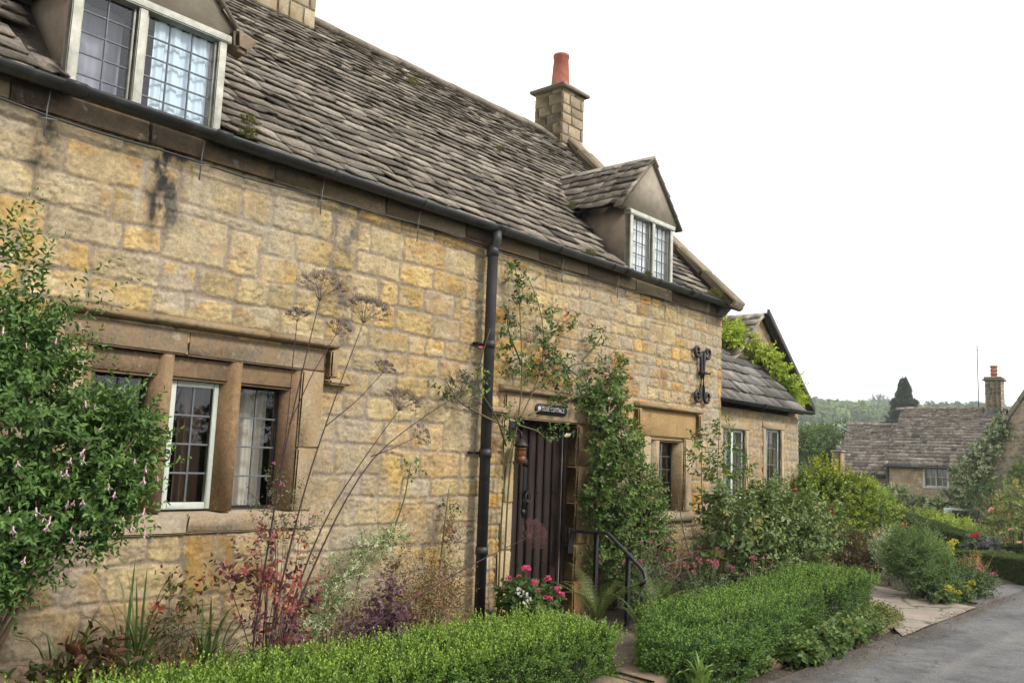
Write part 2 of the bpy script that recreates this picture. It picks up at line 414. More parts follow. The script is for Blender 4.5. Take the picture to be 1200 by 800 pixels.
# ------------------------------------------------------------------ slate roofs as laid slates
def slates(mb, o, ud, sd, width, slope, expo, wid, rng, thick=.028, keep=None, cols=None, edge=None):
    """o lower-left corner, ud along the eave, sd up the slope; expo(s), wid(s) give course exposure and slate width"""
    o = np.array(o, float); ud = np.array(ud, float); sd = np.array(sd, float); nd = np.cross(ud, sd); nd /= np.linalg.norm(nd)
    if nd[2] < 0: nd = -nd
    cols = cols or [(.30, .255, .205), (.25, .214, .174), (.34, .292, .238), (.22, .19, .157), (.37, .322, .268)]
    s = 0; row = 0
    Vs = []; Fs = []; F8 = []; Cs = []; n = 0
    while s < slope-.03:
        e = expo(s)*rng.uniform(.92, 1.08); L = e*1.75; x = -rng.uniform(0, .3)
        wob = rng.uniform(0, 10)
        while x < width:
            w = wid(s)*rng.uniform(.55, 1.5)
            xa, xb = max(x+.004, 0), min(x+w-.004, width); x += w
            if xb-xa < .04: continue
            cx = (xa+xb)/2
            if keep is not None and not keep(cx, s+e*.5, xa, xb): continue
            sa = s+rng.normal(0, .007)+.012*math.sin(cx*2.1+wob); sb = min(s+L, slope+.02)
            th = thick*rng.uniform(.7, 1.35)
            lift = .031+rng.uniform(0, .018); tw = rng.normal(0, .007)
            k = 4
            bx = np.linspace(xa, xb, k); bs = sa+rng.normal(0, .010, k); bs[0] += rng.uniform(0, .014); bs[-1] += rng.uniform(0, .014)
            top = [(bx[q], bs[q], lift+tw*(q/(k-1)-.5)*2) for q in range(k)]+[(xb, sb, .004), (xa, sb, .004)]
            P = np.array(top); 
            Pt = o+P[:, :1]*ud+P[:, 1:2]*sd+P[:, 2:3]*nd
            Pb = Pt-nd*th; Pb[:k] += sd*th*.9
            V = np.vstack([Pt, Pb]); m_ = len(P)
            Vs.append(V); F8.append(np.arange(m_)[None]+n)
            Fs.append(np.array([[q, q+m_, (q+1) % m_+m_, (q+1) % m_] for q in range(m_)])+n); n += 2*m_
            c = np.array(cols[rng.integers(len(cols))])*rng.uniform(.75, 1.25)
            if rng.random() < .025: c = np.array([.31, .285, .25])*rng.uniform(.8, 1.1)
            if rng.random() < .03: c = np.array([.10, .088, .078])
            Cs.append(np.tile(c, (2*m_, 1)))
        s += e; row += 1
    mb.add(np.vstack(Vs), [np.vstack(F8), np.vstack(Fs)], np.vstack(Cs))

def rubble(mb, pts, size, rng, cols, squash=(1, 1, .7)):
    """irregular field stones"""
    t = (1+5**.5)/2
    iv = np.array([(-1, t, 0), (1, t, 0), (-1, -t, 0), (1, -t, 0), (0, -1, t), (0, 1, t), (0, -1, -t), (0, 1, -t), (t, 0, -1), (t, 0, 1), (-t, 0, -1), (-t, 0, 1)], float)/1.9
    fi = np.array([(0, 11, 5), (0, 5, 1), (0, 1, 7), (0, 7, 10), (0, 10, 11), (1, 5, 9), (5, 11, 4), (11, 10, 2), (10, 7, 6), (7, 1, 8), (3, 9, 4), (3, 4, 2), (3, 2, 6), (3, 6, 8), (3, 8, 9), (4, 9, 5), (2, 4, 11), (6, 2, 10), (8, 6, 7), (9, 8, 1)])
    for p in pts:
        a = rng.uniform(0, 6.28); ca, sa = math.cos(a), math.sin(a)
        sz = size*rng.uniform(.6, 1.4)*np.array(squash)*rng.uniform(.75, 1.25, 3)
        V = np.clip(iv*1.25, -.85, .85)*sz*rng.uniform(.88, 1.12, (12, 1))
        V = V@np.array([[ca, -sa, 0], [sa, ca, 0], [0, 0, 1]]).T+np.array(p)
        mb.add(V, fi, np.array(cols[rng.integers(len(cols))])*rng.uniform(.8, 1.2))

# ------------------------------------------------------------------ ground, road, hill
def ground_h(x, y):
    d = np.hypot(x, y+5.6)
    dd = x*.745+(y+5.6)*.654
    low = -1.15*sm((dd-14)/14)
    return -.03+low+.02*fbm(x*.3, y*.3, 3, 3)*(d > 14)
def hill_h(x, y):
    dd = x*.752+(y+5.6)*.659; ll = x*.659-(y+5.6)*.752
    h = 24.5*sm((dd-110)/270)+8*sm((dd-360)/300)
    h = h*(1+.10*fbm(x/130, y/130, 31, 3))+2.0*fbm(x/60, y/60, 33, 3)*sm((dd-130)/120)
    return h-2.2
def sheet(name, xs, ys, hf, mat, label=None, kind='structure', col=None):
    X, Y = np.meshgrid(xs, ys); Z = hf(X, Y); nu = len(xs)
    i = np.arange(len(ys)-1)[:, None]*nu; j = np.arange(nu-1)[None, :]
    F = np.stack([i+j, i+j+1, i+nu+j+1, i+nu+j], -1).reshape(-1, 4)
    V = np.stack([X, Y, Z], -1).reshape(-1, 3)
    c = None if col is None else col(X, Y).reshape(-1, 3)
    return tag(mk(name, V, F, mat, None, c, True), label, name.replace('_', ' '), None, kind)
def soil_mat():
    m, n, b, _ = newmat('garden_soil')
    t = tex(n, 'ShaderNodeTexNoise', 14, 6, .7); r = ramp(n, t.outputs['Fac'], [(.3, (.03, .022, .014)), (.6, (.07, .05, .032)), (.8, (.11, .085, .055))])
    n.links.new(r.outputs[0], b.inputs['Base Color']); b.inputs['Roughness'].default_value = .95; bumpn(n, b, [(t.outputs['Fac'], .04)])
    return m
def grass_mat(name, a, b2, sc):
    m, n, b, _ = newmat(name)
    t = tex(n, 'ShaderNodeTexNoise', sc, 6, .7); r = ramp(n, t.outputs['Fac'], [(.3, a), (.7, b2)])
    n.links.new(r.outputs[0], b.inputs['Base Color']); b.inputs['Roughness'].default_value = .9; bumpn(n, b, [(t.outputs['Fac'], .05)])
    return m
def asphalt_mat():
    m, n, b, _ = newmat('worn_asphalt')
    t = tex(n, 'ShaderNodeTexNoise', 75, 6, .85); t2 = tex(n, 'ShaderNodeTexNoise', .9, 5, .6); v = tex(n, 'ShaderNodeTexVoronoi', 110)
    r = ramp(n, t.outputs['Fac'], [(.32, (.05, .05, .05)), (.5, (.115, .113, .11)), (.70, (.24, .235, .225))])
    r2 = ramp(n, t2.outputs['Fac'], [(.3, (.78, .78, .8)), (.7, (1.15, 1.14, 1.12))])
    c = mixc(n, r.outputs[0], r2.outputs[0], 1., 'MULTIPLY'); c = mixc(n, c, attr(n), 1., 'MULTIPLY')
    n.links.new(c, b.inputs['Base Color']); b.inputs['Roughness'].default_value = .85; b.inputs['Specular IOR Level'].default_value = .3
    bumpn(n, b, [(v.outputs['Distance'], .006), (t.outputs['Fac'], .003)])
    return m
def ext_axis(a, b, fine, far): 
    c = np.arange(a, b+1e-6, fine); g = np.geomspace(fine, far, 40)
    return np.concatenate([(a-np.cumsum(g)*.25)[::-1], c, b+np.cumsum(g)*.25])
sheet('ground', ext_axis(-5, 60, 1.0, 900), ext_axis(-30, 40, 1.0, 900), ground_h, grass_mat('rough_grass', (.045, .07, .02), (.09, .12, .04), 3), 'green ground of the village gardens')
sheet('hill', np.linspace(60, 1100, 120), np.linspace(-420, 900, 140), hill_h, grass_mat('hill_pasture', (.10, .15, .04), (.16, .20, .065), .05), 'wooded hill with a pale pasture strip behind the village')
STRIP0, STRIP1 = 3.45, .0
def road_col(X, Y):
    # darker patch of newer tarmac, pale wheel-worn strip
    c = np.ones(X.shape+(3,))*(1+.38*fbm(X*1.1, Y*1.6, 78, 4)+.35*fbm(X*9, Y*9, 79, 3))[..., None]
    crk = np.abs(fbm(X*1.2, Y*1.5, 80, 4)); c = lerp(c, np.array([.35, .34, .33]), sm(1-crk/.022)*.8)
    strip = sm(1-np.abs(Y+STRIP0+STRIP1*(X-10)+.03*np.sin(X*1.3))/.13)*(.7+.5*fbm(X*5, Y*9, 77, 3))
    c = lerp(c, np.array([1.5, 1.45, 1.38]), strip)
    edge = sm(1-np.abs(Y+2.72)/.30); c = lerp(c, np.array([.72, .64, .54]), edge*(.75+.5*fbm(X*3, Y*8, 4, 3)))
    patch = (X > 8.9+.05*np.sin(Y*9)) & (X < 10.3+.06*np.sin(Y*7)) & (Y > -3.02+.04*np.sin(X*6)); c[patch] *= np.array([.80, .80, .81])
    return c
xr = np.concatenate([np.arange(-14, 4, .2), np.arange(4, 15.3, .025)]); yr = np.arange(-6.9, -2.60, .025)
sheet('road', xr, yr, lambda X, Y: .004+.018*fbm(X*.6, Y*.6, 51, 3)*0+.006*fbm(X*1.5, Y*1.5, 52, 2), asphalt_mat(), 'worn grey tarmac lane running past the cottage garden', 'structure', road_col)
# far bend of the lane turns towards the viewer's right
xb = np.arange(15.22, 34, .2); yb = np.arange(-26, -2.6, .2)
def bend(X, Y): return -.004-.018*(X-15)*0-.02+0*X
sheet('side_lane', np.arange(12.6, 15.3, .08), np.arange(-2.70, -1.9, .06), lambda X, Y: .008+.004*fbm(X*2, Y*2, 8, 2), bpy.data.materials['worn_asphalt'], 'tarmac apron where the lane widens by the clipped hedge', 'structure', lambda X, Y: np.ones(X.shape+(3,))*np.array([1.15, 1.12, 1.08]))
sheet('garden_bed', np.arange(-3, 20, .12), np.arange(-2.62, .3, .12), lambda X, Y: -.02+.05*sm((Y+2.6)/.4)*(1+.5*fbm(X*2, Y*2, 71, 3)), soil_mat(), 'bare brown soil of the narrow front bed')
def drive_mat():
    m, n, b, _ = newmat('cracked_concrete_drive')
    t = tex(n, 'ShaderNodeTexNoise', 60, 5, .7); t2 = tex(n, 'ShaderNodeTexNoise', 2.5, 5, .6)
    g = n.nodes.new('ShaderNodeTexCoord'); mp2 = n.nodes.new('ShaderNodeMapping'); n.links.new(g.outputs['Object'], mp2.inputs[0])
    wn = tex(n, 'ShaderNodeTexNoise', 3, 4, .6); ad = mixc(n, mp2.outputs[0], wn.outputs['Color'], .12)
    v = tex(n, 'ShaderNodeTexVoronoi', 1.6, vec=ad); v.feature = 'DISTANCE_TO_EDGE'
    r = ramp(n, t.outputs['Fac'], [(.3, (.20, .165, .13)), (.7, (.34, .29, .24))]); r2 = ramp(n, t2.outputs['Fac'], [(.3, (.75, .75, .75)), (.7, (1.15, 1.1, 1.05))])
    c = mixc(n, r.outputs[0], r2.outputs[0], 1., 'MULTIPLY'); cr_ = ramp(n, v.outputs['Distance'], [(.0, (1, 1, 1)), (.022, (0, 0, 0))])
    c = mixc(n, c, (.06, .065, .035), cr_.outputs[0]); n.links.new(c, b.inputs['Base Color']); b.inputs['Roughness'].default_value = .9
    bumpn(n, b, [(t.outputs['Fac'], .006), (v.outputs['Distance'], .02)]); return m
Vd = np.array([(9.75, -2.66, .012), (11.9, -2.66, .012), (12.35, -1.6, .03), (13.2, -.9, .04), (12.4, -.5, .04), (11.35, -1.2, .03), (11.25, -1.9, .025), (10.3, -2.25, .02)])
def drive():
    nx = 60; pl = []
    L0 = np.array([(9.3, -2.70), (9.9, -2.36), (10.45, -2.0), (11.2, -1.2), (12.3, -.4)]); R0 = np.array([(12.05, -2.70), (12.15, -2.4), (12.35, -1.9), (12.7, -1.3), (13.4, -.7)])
    t = np.linspace(0, 4, nx); Lp = np.stack([np.interp(t, range(5), L0[:, k]) for k in (0, 1)], 1); Rp = np.stack([np.interp(t, range(5), R0[:, k]) for k in (0, 1)], 1)
    w = np.linspace(0, 1, 30); P = Lp[:, None]*(1-w)[None, :, None]+Rp[:, None]*w[None, :, None]
    Z = .018+.05*(t/4)[:, None]+0*w[None]+.01*fbm(P[..., 0]*2, P[..., 1]*2, 5, 3)
    V = np.concatenate([P, Z[..., None]], -1).reshape(-1, 3)
    i = np.arange(nx-1)[:, None]*30; j = np.arange(29)[None]
    F = np.stack([i+j, i+j+1, i+31+j, i+30+j], -1).reshape(-1, 4)
    tag(mk('driveway', V, F, drive_mat(), None, None, True), 'cracked buff concrete driveway between hedge and flower bed', 'driveway', None, 'structure')
drive()

# ------------------------------------------------------------------ the cottage
cot = thing('stone_cottage', 'honey-coloured rubble stone cottage with stone slate roof and two gabled dormers', 'cottage', (6, 0, 0))
zoneA = dict(x0=-2.0, x1=6.06, z0=-.25, z1=4.2, h=lambda z: (.165, .24) if z > .8 else (.21, .31), asp=(1.0, 2.4), pal=lambda z: PAL_A, mcol=(.315, .25, .18), mw=.009, big=.06, r=.035, warp=1.15, tilt=.004)
zoneB = dict(x0=6.06, x1=10.66, z0=-.25, z1=4.2, h=lambda z: (.11, .165), asp=(1.1, 2.6), pal=lambda z: PAL_B, mcol=(.35, .27, .175), mw=.008, big=.06, r=.03, warp=1.1)
def streak(x, z0, z1, w, k):
    return lambda U, Z, s: k*sm(1-np.abs(U-x+.03*fbm(Z*6, U*0, s+40, 2))/w)*sm((Z-z0)/.35)*sm((z1-Z)/.1)*np.clip(.5+1.3*fbm(U*16, Z*9, s+41, 4), 0, 1.2)
stainsC = [
    (lambda U, Z, s: .5*sm((Z-3.40-.10*fbm(U*2.5, Z, s+42, 3))/.2)*(.8+.5*fbm(U*6, Z*6, s+43, 3)), (.13, .10, .065)),
    (lambda U, Z, s: .75*sm((.62-Z+.25*fbm(U*1.5, Z*2, s+44, 3))/.5)*(.8+.4*fbm(U*7, Z*7, s+45, 3)), (.16, .12, .08)),
    (lambda U, Z, s: .7*sm((.75-Z+.3*fbm(U*2.5, Z*3, s+48, 3))/.5)*sm((3.7-U)/1.0)*(.8+.4*fbm(U*9, Z*9, s+49, 3)), (.12, .09, .06)),  # extra darkening low on the wall, fading out towards the right
    (streak(2.78, 2.80, 3.7, .19, 2.0), (.045, .04, .036)), (streak(2.6, 2.9, 3.6, .05, .8), (.48, .44, .37)), (streak(2.98, 2.9, 3.55, .07, .8), (.46, .42, .35)),
    (streak(4.30, 2.2, 3.65, .22, 1.2), (.17, .15, .13)), (streak(3.62, 2.3, 3.6, .10, .8), (.42, .38, .3)), (streak(1.98, 3.0, 3.7, .12, 1.2), (.10, .085, .06)), (streak(4.55, .3, 2.4, .2, .6), (.30, .27, .23)), (streak(5.9, .5, 3.6, .2, .55), (.30, .265, .22)),
    (streak(8.9, 2.4, 3.5, .22, .6), (.30, .27, .23)), (streak(10.45, .2, 3.6, .2, .7), (.42, .37, .29)), (streak(7.9, 2.1, 2.9, .3, .7), (.45, .39, .31)),
    (lambda U, Z, s: .55*sm((fbm(U*.9, Z*1.2, s+46, 4)-.04)/.25)*(.8+.5*fbm(U*12, Z*12, s+47, 3)), (.42, .36, .275)),
]
HOLE1 = (2.36, 3.98, 1.12, 2.20); HOLED = (6.47, 7.48, -.3, 1.97); HOLE2 = (8.92, 9.70, 1.0, 1.92)
wall_mesh('wall', M['stone'], cot, (0, 0, 0), (1, 0, 0), (0, -1, 0), 9.65, 4.0, .0115, [zoneA, zoneB], 7, [HOLE1, HOLED, HOLE2], stainsC, None, 1.0, -.2)
mb = MB()   # side, back walls and the dim rooms behind
mb.box((-2.2, 0.0, -.2), (1.02, .5, 3.74), .01, (.36, .28, .17)); mb.box((-2.2, .5, -.2), (-1.7, 5.6, 3.74), .01, (.36, .28, .17))
mb.box((10.15, .02, -.2), (10.64, 5.6, 3.74), .01, (.38, .29, .16)); mb.box((-1.7, 5.1, -.2), (10.15, 5.6, 3.74), .01, (.36, .28, .17))
for xx, d in ((-2.2, .5), (10.15, .49)):
    mb.prism([(xx, 0.03, 3.74), (xx, 5.57, 3.74), (xx, 2.8, 6.5)], (d, 0, 0), (.38, .29, .17))
mb.build('outer_wall', M['stone'], cot)
mb = MB(); mb.box((-1.7, .5, -.1), (10.15, 5.1, -.02), .005, (1, 1, 1)); mb.box((-1.7, .5, 2.5), (10.15, 5.1, 2.55), .005); mb.box((-1.7, 2.2, -.02), (10.15, 2.3, 2.5), .005); mb.box((5.2, .5, -.02), (5.3, 2.2, 2.5), .005); mb.box((8.0, .5, -.02), (8.1, 2.2, 2.5), .005)
mb.build('room_lining', M['dark'], cot)
# roof
rng = np.random.default_rng(11)
sd = np.array([0, math.cos(rad(45)), math.sin(rad(45))])
DX = (2.58, 8.84)
def keep_main(cx, s, xa, xb):
    cx, xa, xb = cx-2.3, xa-2.3, xb-2.3; y = -.14+s*.7071; z = 3.70+s*.7071
    for xc in DX:
        if xb > xc-.49 and xa < xc+.49 and y < .62: return False
        hw = .62*(5.27-z)/.69
        if z > 4.5 and abs(cx-xc) < hw-.12: return False
    return True
mb = MB()
slates(mb, (-2.3, -.14, 3.69), (1, 0, 0), sd, 12.72, 4.12, lambda s: .152-.055*s/4.1, lambda s: .29-.11*s/4.1, rng, .024, keep_main)
slates(mb, (10.6, 5.74, 3.69), (-1, 0, 0), np.array([0, -.7071, .7071]), 12.8, 4.12, lambda s: .3, lambda s: .5, rng, .034)
# boarding under the slates, left open inside the dormers
xs = np.arange(-2.2, 10.5, .1); ss = np.arange(0, 4.1, .1)
Vq = []; Fq = []
for x in xs:
    for s in ss:
        y = -.09+s*.7071; skip = any(abs(x+.05-xc) < .45 and y < .6 for xc in DX)
        if skip: continue
        n_ = len(Vq); 
        for a, b in ((0, 0), (.1, 0), (.1, .1), (0, .1)): Vq.append((x+a, y+b*.7071, 3.70+(s+b)*.7071-.005))
        Fq.append((n_, n_+1, n_+2, n_+3))
mb.add(Vq, np.array(Fq), (.05, .04, .03))
mb.add([(-2.2, 2.8, 6.58), (10.5, 2.8, 6.58), (10.5, 5.6, 3.72), (-2.2, 5.6, 3.72)], np.array([[0, 1, 2, 3]]), (.05, .04, .03))
roof = mb.build('roof', M['slate'], cot)
mb = MB(); x = -2.25
while x < 10.3:
    w = rng.uniform(.38, .55); j = rng.normal(0, .008); h0 = 6.645+j
    mb.prism([(x, 2.58, h0-.13), (x, 2.70, h0-.02), (x, 2.8, h0+.03), (x, 2.90, h0-.02), (x, 3.02, h0-.13), (x, 2.98, h0-.17), (x, 2.8, h0-.06), (x, 2.62, h0-.17)], (w-.012, 0, 0), np.array((.25, .21, .165))*rng.uniform(.75, 1.15)); x += w
mb.build('ridge', M['slate'], roof)
# gable coping at the right-hand end
mb = MB(); s = -.12
Mz = np.array([[1, 0, 0], [0, .7071, -.7071], [0, .7071, .7071]])
while s < 3.95:
    L = rng.uniform(.5, .75)
    mb.box((0, s, .07), (.30, min(s+L, 4.02)-.008, .16+rng.normal(0, .006)), .015, np.array((.30, .25, .18))*rng.uniform(.75, 1.1), Mz, (10.38, -.14, 3.69), .006, rng); s += L
mb.box((.03, -.02, -.15), (.27, 4.0, .068), .01, (.15, .125, .10), Mz, (10.38, -.14, 3.69))
mb.build('gable_coping', M['dressed'], roof)
# moss cushions on slates
# cornice course, gutter, cable, gutter brackets
mb = MB(); x = 1.0
while x < 10.5:
    w = rng.uniform(.7, 1.1); c = np.array((.31, .235, .145))*rng.uniform(.7, 1.0)
    if abs(x-1.9) < .5 or abs(x-2.8) < .5: c = np.array((.16, .12, .08))
    mb.box((x, -.050+rng.normal(0, .003), 3.565), (min(x+w, 10.62)-.003, .05, 3.70), .006, c, None, (0, 0, 0), .002, rng); x += w
mb.box((-2.2, -.055, 3.555), (.99, .05, 3.70), .012, (.25, .2, .13))
mb.build('eaves_course', M['dressed'], cot)
def gutter(parent, x0, x1, y, z, r, joints, name='gutter'):
    mb = MB(); an = np.linspace(0, math.pi, 13)
    prof = [(y+r*math.cos(a), z-r*math.sin(a)) for a in an]+[(y+(r-.006)*math.cos(a), z-(r-.006)*math.sin(a)) for a in an[::-1]]
    mb.prism([(x0, p[0], p[1]) for p in prof], (x1-x0, 0, 0))
    for xx in (x0, x1-.006): mb.prism([(xx, y+r*math.cos(a), z-r*math.sin(a)) for a in an], (.006, 0, 0))
    for xj in joints:
        R2 = r+.009
        mb.prism([(xj-.06, y+R2*math.cos(a), z+.006-R2*math.sin(a)) for a in an]+[(xj-.06, y+(r+.001)*math.cos(a), z+.006-(r+.001)*math.sin(a)) for a in an[::-1]], (.12, 0, 0))
    for k in np.arange(x0+.5, x1, .95):
        mb.prism([(k, y+(r+.005)*math.cos(a), z+.003-(r+.005)*math.sin(a)) for a in an]+[(k, y+(r+.0005)*math.cos(a), z+.003-(r+.0005)*math.sin(a)) for a in an[::-1]], (.025, 0, 0))
    return mb.build(name, M['black'], parent)
gut = gutter(cot, -2.2, 10.86, -.155, 3.735, .062, (2.05, 3.05, 5.98, 8.1, 9.55))
mb = MB()
gal = plain('galvanised_steel', (.22, .215, .20), .5, .4, .2, 30, 0)
for x in np.arange(1.95, 10.6, 1.02):
    mb = MB(); mb.tube([(x, -.10, 3.68), (x, -.075, 3.58), (x, -.07, 3.40)], .005, 5); mb.tube([(x-.04, -.075, 3.50), (x, -.078, 3.508), (x+.06, -.085, 3.515)], .004, 5)
    mb.build('bracket', gal, gut)
mb = MB(); xs = np.linspace(1.0, 10.62, 120)
mb.tube(np.stack([xs, -.064-.01*np.abs(np.sin(xs*1.6)), 3.535+.018*np.sin(xs*1.6)+.008*np.sin(xs*5.1)], 1), .0075, 6)
mb.build('cable', M['black'], cot)
# down pipe
mb = MB(); px_ = 5.93
mb.tube([(px_, -.155, 3.70), (px_, -.155, 3.60), (px_, -.12, 3.52), (px_+.005, -.115, 3.2), (px_+.04, -.115, -.1)], .05, 14)
for z, h in ((3.50, .05), (2.62, .035), (1.62, .04), (.75, .035)):
    mb.lathe([(.0, z-h), (.057, z-h), (.059, z), (.057, z+h), (0, z+h)], (px_+.04*(3.4-z)/3.4, -.115, 0), 16)
dp = mb.build('downpipe', M['black'], cot)
mb = MB()
for z in (2.62, 1.62): 
    mb = MB(); mb.box((px_-.12, -.045, z-.012), (px_+.14, -.02, z+.014), .004); mb.box((px_-.12, -.1, z-.012), (px_-.09, -.03, z+.012), .003)
    mb.build('bracket', M['iron'], dp)

# dressed stone window and door surrounds
DR = [(.41, .315, .19), (.37, .285, .175), (.44, .345, .215)]; BR = [(.25, .17, .105), (.28, .195, .12)]
def hood(mb, x0, x1, z, drop, rng, cols=((.34, .255, .15),)):
    x = x0
    while x < x1-.02:
        w = min(rng.uniform(.5, .9), x1-x); 
        if x1-(x+w) < .2: w = x1-x
        c = np.array(cols[0])*rng.uniform(.8, 1.1)
        mb.prism([(x, .03, z), (x, -.05, z+.012), (x, -.088, z+.022), (x, -.092, z+.045), (x, -.02, z+.078), (x, .03, z+.08)], (w-.005, 0, 0), c); x += w
    for xa, sg in ((x0, 1), (x1, -1)):
        if drop:
            a, b = (xa, xa+.075*sg); mb.box((a, -.08, z-drop), (b, .03, z-.002), .014, np.array(cols[0])*.95)
            mb.box((min(a, b)-.01, -.09, z-drop-.05), (max(a, b)+.13*(1 if sg < 0 else 0), .03, z-drop-.004), .015, np.array(cols[0]))
def casement(parent, x0, x1, z0, z1, y, cols, rows, frame, fw=.035, bar=.006, name='casement', lead=None, depth=.045, barmat=None):
    mb = MB()
    mb.box((x0, y, z0), (x0+fw, y+depth, z1), .004); mb.box((x1-fw, y, z0), (x1, y+depth, z1), .004)
    mb.box((x0+fw, y+.001, z0), (x1-fw, y+depth-.001, z0+fw*1.15), .004); mb.box((x0+fw, y+.001, z1-fw), (x1-fw, y+depth-.001, z1), .004)
    fr = mb.build(name, frame, parent)
    return fr, (x0+fw, x1-fw, z0+fw*1.15, z1-fw, y+depth*.5)
def glaze(parent, g, cols, rows, bar=.007, barmat=None, xb=None):
    x0, x1, z0, z1, y = g
    mb = MB(); mb.add([(x0, y, z0), (x1, y, z0), (x1, y, z1), (x0, y, z1)], np.array([[0, 1, 2, 3]]))
    p = mb.build('pane', M['glass'], parent)
    mb = MB()
    for k in range(1, cols): x = x0+(x1-x0)*k/cols; mb.box((x-bar, y-.007, z0), (x+bar, y+.007, z1), .002)
    for k in range(1, rows): z = z0+(z1-z0)*k/rows; mb.box((x0, y-.0065, z-bar), (x1, y+.0065, z+bar), .002)
    mb.build('glazing_bars', barmat or M['lead'], parent)
win = MB(); rngw = np.random.default_rng(5)
def jb(a, b, col, bev=.012): win.box(a, b, bev, np.array(col)*rngw.uniform(.88, 1.1), None, (0, 0, 0), .003, rngw)
# window one: three lights between stone mullions
jb((2.16, -.022, 1.13), (2.36, .24, 2.185), DR[0]); jb((3.97, -.022, 1.60), (4.17, .24, 2.185), DR[1]); jb((3.97, -.024, 1.13), (4.13, .24, 1.595), DR[0])
jb((2.16, -.024, 2.19), (3.02, .24, 2.36), (.23, .175, .12)); jb((3.025, -.021, 2.19), (4.17, .24, 2.36), (.26, .20, .135))
jb((2.362, .03, 2.03), (3.968, .2, 2.188), (.21, .145, .09), .02)  # inner head in darker brown: shade of the recess put into its colour
for xm in (2.905, 3.425):
    y0 = -.012
    win.prism([(xm-.033, y0, 1.14), (xm+.033, y0, 1.14), (xm+.075, .09, 1.14), (xm+.075, .2, 1.14), (xm-.075, .2, 1.14), (xm-.075, .09, 1.14)], (0, 0, 1.045), np.array((.30, .19, .10)) if xm > 3 else np.array((.28, .19, .11)))
win.prism([(3.935, 0.0, 1.14), (3.975, 0.0, 1.14), (3.975, .2, 1.14), (3.88, .2, 1.14), (3.88, .1, 1.14)], (0, 0, 1.045), (.26, .17, .10)); win.prism([(2.40, 0.0, 1.14), (2.455, .1, 1.14), (2.455, .2, 1.14), (2.355, .2, 1.14), (2.355, 0, 1.14)], (0, 0, 1.045), (.26, .17, .10))
window1 = win.build('window', M['dressed'], cot)
mb = MB(); mb.box((2.14, -.034, 1.0), (3.12, .24, 1.128), .012, (.40, .33, .235), None, (0, 0, 0), .005, rngw); mb.box((3.125, -.030, 1.0), (4.16, .24, 1.126), .012, (.38, .30, .20), None, (0, 0, 0), .005, rngw); mb.prism([(2.36, 0, 1.125), (2.36, .24, 1.15), (2.36, .24, 1.12), (2.36, 0, 1.12)], (1.62, 0, 0), (.42, .36, .27))
mb.build('sill', M['dressed'], window1)
mb = MB(); hood(mb, 2.12, 4.26, 2.365, .22, rngw); mb.build('hood_mould', M['dressed'], window1)
for xa, xb in ((2.455, 2.83), (3.50, 3.88)):
    mb = MB()
    for a, b in (((xa, .13, 1.15), (xa+.016, .16, 2.03)), ((xb-.016, .13, 1.15), (xb, .16, 2.03)), ((xa+.016, .131, 1.15), (xb-.016, .159, 1.17)), ((xa+.016, .131, 2.012), (xb-.016, .159, 2.03))): mb.box(a, b, .003)
    mb.build('iron_frame', M['iron'], window1)
glaze(window1, (2.47, 2.815, 1.17, 2.012, .145), 2, 4)
glaze(window1, (3.515, 3.865, 1.17, 2.012, .145), 2, 4)
fr, g = casement(window1, 2.985, 3.345, 1.152, 2.028, .085, 2, 4, M['sage'], .04)
glaze(window1, g, 2, 4)
# door surround and door
mb = MB(); rngw = np.random.default_rng(9)
def db(a, b, col, bev=.014): mb.box(a, b, bev, np.array(col)*rngw.uniform(.9, 1.08), None, (0, 0, 0), .003, rngw)
db((6.30, -.028, 1.965), (7.82, .26, 2.20), (.39, .29, .175))
z = -.06
for h, w in ((.42, .2), (.36, .26), (.44, .22), (.38, .2), (.42, .24)):
    db((7.48, -.026, z), (7.48+w, .26, z+h-.006), ((.42, .26, .10), (.37, .25, .12))[int(z*10) % 2]); db((6.47-w+.06, -.026, z), (6.47, .26, z+h-.006), ((.46, .36, .2), (.44, .34, .2))[int(z*7) % 2]); z += h
surround = mb.build('door_surround', M['dressed'], cot)
mb = MB(); hood(mb, 6.22, 7.95, 2.205, .0, rngw, ((.33, .25, .16),)); mb.box((6.05, -.08, 1.99), (6.29, .03, 2.06), .02, (.34, .26, .16)); mb.build('hood_mould', M['dressed'], surround)
def wood_mat():
    m, n, b, _ = newmat('oak_planks')
    g = n.nodes.new('ShaderNodeTexCoord'); mp2 = n.nodes.new('ShaderNodeMapping'); mp2.inputs['Scale'].default_value = (40, 40, 2.2); n.links.new(g.outputs['Object'], mp2.inputs[0])
    t = tex(n, 'ShaderNodeTexNoise', 1.0, 5, .65, mp2.outputs[0]); r = ramp(n, t.outputs['Fac'], [(.3, (.55, .55, .55)), (.7, (1.35, 1.3, 1.25))])
    c = mixc(n, attr(n), r.outputs[0], 1., 'MULTIPLY'); n.links.new(c, b.inputs['Base Color']); b.inputs['Roughness'].default_value = .7; b.inputs['Specular IOR Level'].default_value = .2; bumpn(n, b, [(t.outputs['Fac'], .004)]); return m
M['oak'] = wood_mat()
mb = MB(); xs = np.linspace(6.5, 7.41, 8)
for k in range(7):
    mb.box((xs[k]+.002, .155+rngw.normal(0, .002), .03), (xs[k+1]-.002, .20, 1.945), .004, np.array((.034, .023, .019))*rngw.uniform(.85, 1.2))
for k in range(1, 7): mb.box((xs[k]-.017, .128, .035), (xs[k]+.017, .153, 1.94), .006, np.array((.028, .019, .016))*rngw.uniform(.85, 1.15))
door = mb.build('door', M['oak'], cot)
